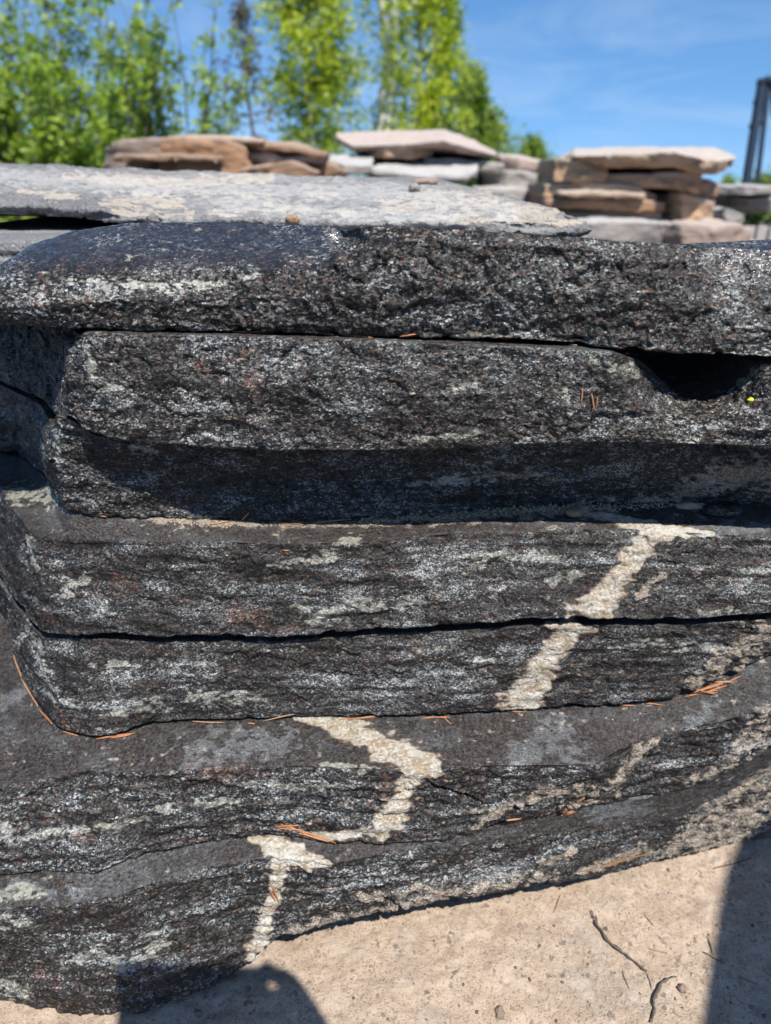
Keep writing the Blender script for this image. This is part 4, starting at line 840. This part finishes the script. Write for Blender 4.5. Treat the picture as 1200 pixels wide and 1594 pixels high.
# pallet at the far right
def pallet():
    import bmesh
    p0 = at(1158, 352, 3.9); root = bpy.data.objects.new('wood_pallet', None); col.objects.link(root); root.location = p0
    tag(root, 'weathered grey wooden pallet standing at the right picture edge', 'pallet', None, 'thing')
    def bx(name, x, z, w, h, d, y=0):
        V = [(sx * w / 2 + x, sy * d / 2 + y, sz * h / 2 + z) for sx in (-1, 1) for sy in (-1, 1) for sz in (-1, 1)]
        Fc = [(0, 1, 3, 2), (4, 6, 7, 5), (0, 4, 5, 1), (2, 3, 7, 6), (0, 2, 6, 4), (1, 5, 7, 3)]
        o = mesh_obj(name, V, Fc, 'pallet', smooth=False, parent=root)
        md = o.modifiers.new('bevel', 'BEVEL'); md.width = 0.003; md.segments = 1
    for i in range(9): bx('slat', 0.03 + i * 0.062, -0.27, 0.05, 0.54, 0.018)
    for z in (-0.06, -0.3, -0.5): bx('rail', 0.28, z, 0.58, 0.08, 0.03, 0.026)
pallet()

# dark steel mast at the right edge
def mast():
    Y = 9.0
    root = bpy.data.objects.new('steel_mast', None); col.objects.link(root); b0 = at(1166, 290, Y); root.location = (b0[0], Y, 0)
    root['_org'] = [b0[0], Y, 0.0]
    tag(root, 'dark blue steel lifting mast with twin rails at the right picture edge', 'mast', None, 'thing')
    top = at(1190, 122, Y)[2]; x0, x1 = at(1167, 285, Y)[0], at(1190, 122, Y)[0]
    lean = (x1 - x0)
    def bar(name, a, b_, w):
        vs, fs = tube([a, ((a[0] + b_[0]) / 2, (a[1] + b_[1]) / 2, (a[2] + b_[2]) / 2), b_], [w, w, w], 4); mesh_obj(name, vs, fs, 'steel', smooth=False, parent=root, origin=(b0[0], Y, 0))
    bar('mast_rail', (x0 - .02, Y, 0), (x1 - .02, Y, top), .05)
    bar('mast_rail', (x0 + .14, Y, 0), (x1 + .05, Y, top), .03)
    bar('boom_arm', (x1, Y, top - .02), (x1 + .9, Y, top - .42), .06)
    bar('cross_bar', (x1 - .05, Y, top - .05), (x1 + .14, Y, top - .05), .05)
    bar('pulley_bracket', (x1 + .12, Y, top), (x1 + .2, Y, top - .35), .06)
    for i, zz in enumerate((.55, .8, 1.0)):
        bar('hook_bracket', (x0 - .12, Y, CZ + zz * .9), (x0 + .04, Y, CZ + zz * .9 + .05), .025)
mast()

# ------------------------------------------------------------------ the photographer, standing right of and behind the lens; only the shadow shows
def phone():
    root = bpy.data.objects.new('smartphone', None); col.objects.link(root)
    R = Matrix.Rotation(math.pi / 2 - PITCH, 4, 'X'); R.translation = (0, 0, CZ); root.matrix_world = R
    tag(root, 'dark smartphone held out over the stones, just above the picture', 'phone', None, 'thing')
    import bmesh
    def bx(name, c, sz, mat, bev):
        bm = bmesh.new(); bmesh.ops.create_cube(bm, size=1.0)
        for v in bm.verts: v.co = Vector((v.co.x * sz[0] + c[0], v.co.y * sz[1] + c[1], v.co.z * sz[2] + c[2]))
        bmesh.ops.bevel(bm, geom=list(bm.edges), offset=bev, segments=3, affect='EDGES')
        me = bpy.data.meshes.new(name); bm.to_mesh(me); bm.free(); me.materials.append(M[mat]); o = bpy.data.objects.new(name, me); col.objects.link(o); o.parent = root
    bx('body', (0.006, 0.027, 0.016), (0.162, 0.076, 0.009), 'steel', 0.003)
    bx('screen', (0.006, 0.027, 0.0212), (0.155, 0.070, 0.001), 'steel', 0.0003)
    bx('lens_bump', (-0.012, 0.006, 0.0105), (0.05, 0.022, 0.002), 'steel', 0.0008)
phone()
def photographer():
    J = {'pelvis': (1.16, -.34, .92, .15), 'waist': (1.15, -.33, 1.08, .14), 'chest': (1.09, -.30, 1.30, .18), 'neck': (1.07, -.26, 1.50, .07), 'head0': (1.03, -.22, 1.58, .085), 'head1': (1.0, -.19, 1.68, .11), 'head2': (1.0, -.2, 1.78, .08),
         'sl': (.91, -.25, 1.41, .085), 'el': (.60, -.325, 1.02, .065), 'wl': (.175, -.12, .80, .036), 'hl': (.108, -.006, .815, .052),
         'sr': (1.32, -.33, 1.39, .07), 'er': (1.40, -.30, 1.10, .05), 'wr': (1.36, -.12, .90, .034), 'hr': (1.34, -.04, .86, .04),
         'hipl': (1.06, -.34, .86, .10), 'kl': (1.04, -.30, .49, .07), 'al': (1.04, -.36, .09, .045), 'tl': (1.02, -.20, .035, .042),
         'hipr': (1.26, -.36, .86, .10), 'kr': (1.30, -.36, .49, .07), 'ar': (1.30, -.46, .09, .045), 'tr': (1.31, -.30, .035, .042)}
    fing = {}
    for side, base, d in (('l', J['hl'], np.array([-.045, .0, .004])), ('r', J['hr'], np.array([-.01, .05, -.02]))):
        for i in range(5):
            o = np.array([0, .0, .028 - .014 * i]) if i < 4 else np.array([0.0, .02, .035])
            L = (0.9, 1.05, 1.0, 0.8, 0.7)[i]
            a = np.array(base[:3]) + o; b_ = a + d * .55 * L; c = b_ + d * .45 * L + np.array([0, .012, 0])
            fing[side, i] = [(*a, .011), (*b_, .0095), (*c, .008)]
    E = [('pelvis', 'waist'), ('waist', 'chest'), ('chest', 'neck'), ('neck', 'head0'), ('head0', 'head1'), ('head1', 'head2'), ('chest', 'sl'), ('sl', 'el'), ('el', 'wl'), ('wl', 'hl'), ('chest', 'sr'), ('sr', 'er'), ('er', 'wr'), ('wr', 'hr'),
         ('pelvis', 'hipl'), ('hipl', 'kl'), ('kl', 'al'), ('al', 'tl'), ('pelvis', 'hipr'), ('hipr', 'kr'), ('kr', 'ar'), ('ar', 'tr')]
    J = {k: ((v[0] + .015, v[1] + .095, v[2] + (.02 if v[2] > 1.2 else 0), v[3]) if k not in ('wl', 'hl') else v) for k, v in J.items()}
    names = list(J); V = [J[k][:3] for k in names]; Rr = [J[k][3] for k in names]; ED = [(names.index(a), names.index(b_)) for a, b_ in E]
    for (side, i), ch in fing.items():
        p = names.index('hl' if side == 'l' else 'hr')
        for q in ch: V.append(q[:3]); Rr.append(q[3]); ED.append((p, len(V) - 1)); p = len(V) - 1
    me = bpy.data.meshes.new('person'); me.from_pydata(V, ED, []); me.update()
    o = bpy.data.objects.new('person', me); col.objects.link(o)
    o.modifiers.new('skin', 'SKIN'); sub = o.modifiers.new('smooth', 'SUBSURF'); sub.levels = 2; sub.render_levels = 2
    sk = me.skin_vertices[0].data if me.skin_vertices else None
    if sk is None:
        bpy.context.view_layer.objects.active = o; bpy.ops.object.modifier_remove(modifier='skin'); bpy.ops.object.modifier_add(type='SKIN'); o.modifiers.move(1, 0) if len(o.modifiers) > 1 else None; sk = me.skin_vertices[0].data
    for i, r_ in enumerate(Rr): sk[i].radius = (r_, r_)
    sk[0].use_root = True
    me.materials.append(M['cloth']); tag(o, 'person in dark clothes holding a phone, out of the picture at right', 'person', None, 'thing')
photographer()

# ------------------------------------------------------------------ trees and shrubs
def leaf_mesh(name, pts, size, mat, parent, org, r, droop=0.0, tint=None):
    n = len(pts); nn = r.normal(size=(n, 3)) * 0.62 + np.array(TO_SUN) * 0.85; nn /= np.linalg.norm(nn, axis=1, keepdims=True)
    ax = np.cross(nn, r.normal(size=(n, 3))); ax /= (np.linalg.norm(ax, axis=1, keepdims=True) + 1e-9); sd = np.cross(nn, ax)
    L = size * r.uniform(.6, 1.3, (n, 1)); Wd = L * r.uniform(.55, .8, (n, 1))
    V = np.stack([pts, pts + ax * L * .5 + sd * Wd * .5 + nn * L * .08, pts + ax * L, pts + ax * L * .5 - sd * Wd * .5 + nn * L * .08], 1).reshape(-1, 3)
    f = np.arange(4 * n).reshape(n, 4)
    t = np.repeat(np.clip((tint if tint is not None else r.random(n)) + r.normal(0, .18, n), 0, 1), 4)
    return mesh_obj(name, V, f, mat, {'tint': t}, smooth=False, parent=parent, origin=org)
def tubes_obj(name, paths, mat, parent, org, sides=5):
    vs, fs = [], []
    for p, rad in paths:
        v, f = tube(p, rad, sides); k = len(vs); vs += list(v); fs += [tuple(i + k for i in q) for q in f]
    return mesh_obj(name, np.array(vs), fs, mat, parent=parent, origin=org)
def root_at(name, x, y, z, label, cat):
    o = bpy.data.objects.new(name, None); col.objects.link(o); o.location = (x, y, z); o['_org'] = [x, y, z]
    tag(o, label, cat, None, 'thing'); return o

def shrub(x, y, h, spread, nstem, leaves, size, mat, label, seed, name='leafy_shrub', dense=0.5, low=0.12):
    r = np.random.default_rng(seed); z0 = -0.06
    root = root_at(name, x, y, z0, label, 'shrub'); paths = []; P = []; T = []
    for s_ in range(nstem):
        a = r.random() * 6.28; rr = spread * math.sqrt(r.random()); hh = h * r.uniform(.6, 1.0) * (1 - 0.25 * (rr / spread) ** 2)
        p0 = np.array([x + .12 * math.cos(a) * rr, y + .12 * math.sin(a) * rr, z0]); p1 = np.array([x + rr * math.cos(a), y + rr * math.sin(a), z0 + hh])
        q = np.linspace(0, 1, 9)[:, None]; path = p0 + (p1 - p0) * np.concatenate([q ** 1.25, q ** 1.25, q], 1) + np.cumsum(r.normal(0, .02 * h / 3, (9, 3)), 0)
        paths.append((path, np.linspace(.016, .003, 9) * h / 3))
        nbr = int(10 + 8 * dense)
        for b_ in range(nbr):
            t = r.uniform(low, 1.0); i = min(int(t * 8), 7); c = path[i] + (path[i + 1] - path[i]) * (t * 8 - i)
            ln = (0.10 + 0.38 * (1 - t)) * h / 3 * r.uniform(.5, 1.3); d = r.normal(size=3); d[2] = abs(d[2]) * .7 + .1; d /= np.linalg.norm(d)
            e = c + d * ln; paths.append((np.array([c, (c + e) / 2 + r.normal(0, .01, 3), e]), [.005, .004, .002]))
            m_ = max(2, int(leaves / nstem / nbr)); tt = r.random((m_, 1)); tc = r.random()
            P.append(c + (e - c) * tt + r.normal(0, .045 * h / 3, (m_, 3))); T += [tc] * m_
    tubes_obj('branches', paths, 'bark', root, (x, y, z0), 4)['kind'] = 'stuff'
    leaf_mesh('crown', np.concatenate(P), size, mat, root, (x, y, z0), r, tint=np.array(T)); return root
def tree(x, y, h, cr, mat, bark, label, seed, leaves, size, name='birch_tree', trunk_r=.09, low=.12, lean=0.0, droop=.5, shape='oval', z0=-.9, nb=70, extra_trunks=()):
    r = np.random.default_rng(seed); root = root_at(name, x, y, z0, label, 'tree')
    q = np.linspace(0, 1, 14); path = np.stack([x + lean * q + np.cumsum(r.normal(0, .03, 14)), y + np.cumsum(r.normal(0, .03, 14)), z0 + h * q], 1)
    tr = [(path, trunk_r * (1 - .85 * q) + .008)]
    for ex in extra_trunks:
        p2 = path.copy(); p2[:, 0] += ex * (0.25 + q * 0.75) + np.cumsum(r.normal(0, .025, 14)); p2[:, 2] = z0 + h * q * .93; tr.append((p2, trunk_r * .8 * (1 - .85 * q) + .008))
    for one in tr: tubes_obj('trunk', [one], bark, root, (x, y, z0), 8)
    br = []; P = []; T = []
    for b_ in range(nb):
        t = low + (1 - low) * r.random() ** .85; pth = tr[r.integers(len(tr))][0]; i = min(int(t * 13), 12); c = pth[i] + (pth[i + 1] - pth[i]) * (t * 13 - i)
        prof = math.sin(math.pi * min(1, ((t - low) / (1 - low)) * .82 + .16)) if shape == 'oval' else (1.05 - t)
        ln = cr * prof * r.uniform(.55, 1.15); a = r.random() * 6.28; d = np.array([math.cos(a), math.sin(a), r.uniform(.15, .75)]); d /= np.linalg.norm(d)
        m1 = c + d * ln * .6; e = c + d * ln + np.array([0, 0, -droop * ln * .35]); br.append((np.array([c, m1, e]), [.014, .009, .004]))
        m_ = max(3, int(leaves / nb)); cl = max(1, m_ // 14); tc = r.random()
        for k in range(cl):
            u = r.uniform(.25, 1.0); cc = (c + (m1 - c) * u / .6 if u < .6 else m1 + (e - m1) * (u - .6) / .4); w = m_ // cl
            off = r.normal(0, 1, (w, 3)) * np.array([.15, .15, .19]) * cr * .75; off[:, 2] -= abs(r.normal(0, .1 * droop, w)) * cr
            P.append(cc + off); T += [np.clip(tc + r.normal(0, .2), 0, 1)] * w
    tubes_obj('branches', br, 'bark', root, (x, y, z0), 4)['kind'] = 'stuff'
    leaf_mesh('crown', np.concatenate(P), size, mat, root, (x, y, z0), r, droop=droop * .6, tint=np.array(T)); return root
def X(px, Y): return at(px, 240, Y)[0]
shrub(X(20, 6.5), 6.5, 2.05, 1.0, 40, 12000, .055, 'leaf_shrub', 'bright green leafy shrub at the left picture edge', 101, dense=.9)
shrub(X(150, 7.4), 7.4, 2.75, 1.05, 34, 8500, .055, 'leaf_shrub', 'tall green shrub rising behind the left end of the left pile', 102, dense=.6)
shrub(X(-90, 8.0), 8.0, 3.1, 1.1, 26, 5000, .060, 'leaf_shrub', 'loose high shrub in the upper left corner', 103, dense=.5)
shrub(X(285, 8.0), 8.0, 2.75, .85, 24, 4200, .056, 'leaf_shrub', 'open airy shrub with sky between its shoots, behind the left pile', 104, dense=.4)
shrub(X(90, 9.5), 9.5, 3.6, 1.2, 18, 2200, .058, 'leaf_shrub', 'thin leafy shoots reaching up over the left shrubs', 105, dense=.25, low=.4)
tree(X(392, 14), 14, 3.9, .55, 'leaf_brown', 'bark', 'sparse brownish half-dead tree left of the birches', 111, 900, .075, name='bare_tree', trunk_r=.04, low=.3, z0=-.6, nb=36, droop=.2)
tree(X(486, 17), 17, 6.6, 1.25, 'leaf_birch', 'bark_white', 'yellow-green birch standing left of the white-trunked birches', 112, 15000, .10, trunk_r=.07, low=.16, z0=-.9, nb=110)
tree(X(600, 18), 18, 9.0, 1.25, 'leaf_birch', 'bark_white', 'tall birch with bright white trunks above the middle pile', 113, 6500, .10, trunk_r=.15, low=.14, z0=-.9, nb=100, extra_trunks=(-.25,))
tree(X(648, 18.5), 18.5, 8.0, 1.0, 'leaf_birch', 'bark_white', 'birch with pale thin trunks just right of the white-trunked birch', 114, 11500, .10, trunk_r=.08, low=.14, z0=-.9, nb=100, lean=.05, extra_trunks=(.4,))
tree(X(742, 24), 24, 4.6, 1.25, 'leaf_far', 'bark', 'lower green tree at the right flank of the birches', 115, 12000, .12, name='broadleaf_tree', trunk_r=.08, low=.2, z0=-1.2, nb=70)
tree(X(700, 22), 22, 6.2, .9, 'leaf_far', 'bark', 'grey-green slender tree behind the right birch', 118, 3500, .11, name='broadleaf_tree', trunk_r=.06, low=.25, z0=-1.2, nb=60)
tree(X(826, 30), 30, 3.4, 1.2, 'leaf_far', 'bark', 'small far tree between the middle and the right piles', 116, 4500, .14, name='broadleaf_tree', trunk_r=.08, low=.3, z0=-1.4, nb=60)
tree(X(1140, 34), 34, 2.15, 1.0, 'leaf_far', 'bark', 'tiny far treetop just right of the right pile', 117, 2500, .14, name='broadleaf_tree', trunk_r=.07, low=.3, z0=-1.5, nb=40)
tree(X(1196, 34), 34, 2.2, 1.4, 'leaf_far', 'bark', 'far green treetop behind the foot of the steel mast', 119, 3000, .14, name='broadleaf_tree', trunk_r=.07, low=.3, z0=-1.5, nb=40)
def far_bank():
    r = np.random.default_rng(9); n = 16000
    x = r.uniform(-45, 60, n); y = r.uniform(37, 44, n)
    h = 1.0 + 0.5 * np.sin(x * .9) + .3 * np.sin(x * 2.3 + 1); z = -0.85 + h * 0.85 * r.random(n) ** .6
    o = leaf_mesh('far_bushes', np.stack([x, y, z], 1), .22, 'leaf_far', None, (0, 40, -1.7), r); tag(o, 'low green far bushes along the horizon', 'bushes', None, 'stuff')
far_bank()
def weeds():
    r = np.random.default_rng(19); n = 420; c = at(1185, 336, 5.3)
    P_ = np.array(c) + r.normal(0, 1, (n, 3)) * np.array([.16, .1, .06])
    root = root_at('weed_plant', c[0], c[1], c[2] - .3, 'bright green weeds in the gap of the right edge pile', 'plant')
    leaf_mesh('leaves', P_, .05, 'grass', root, (c[0], c[1], c[2] - .3), r)
    tubes_obj('stem', [(np.array([(c[0] + dx, c[1], 0), (c[0] + dx * 1.2, c[1], c[2] * .6), (c[0] + dx * 1.4, c[1], c[2])]), [.006, .005, .003]) for dx in (-.1, 0, .1)], 'grass', root, (c[0], c[1], c[2] - .3))
weeds()
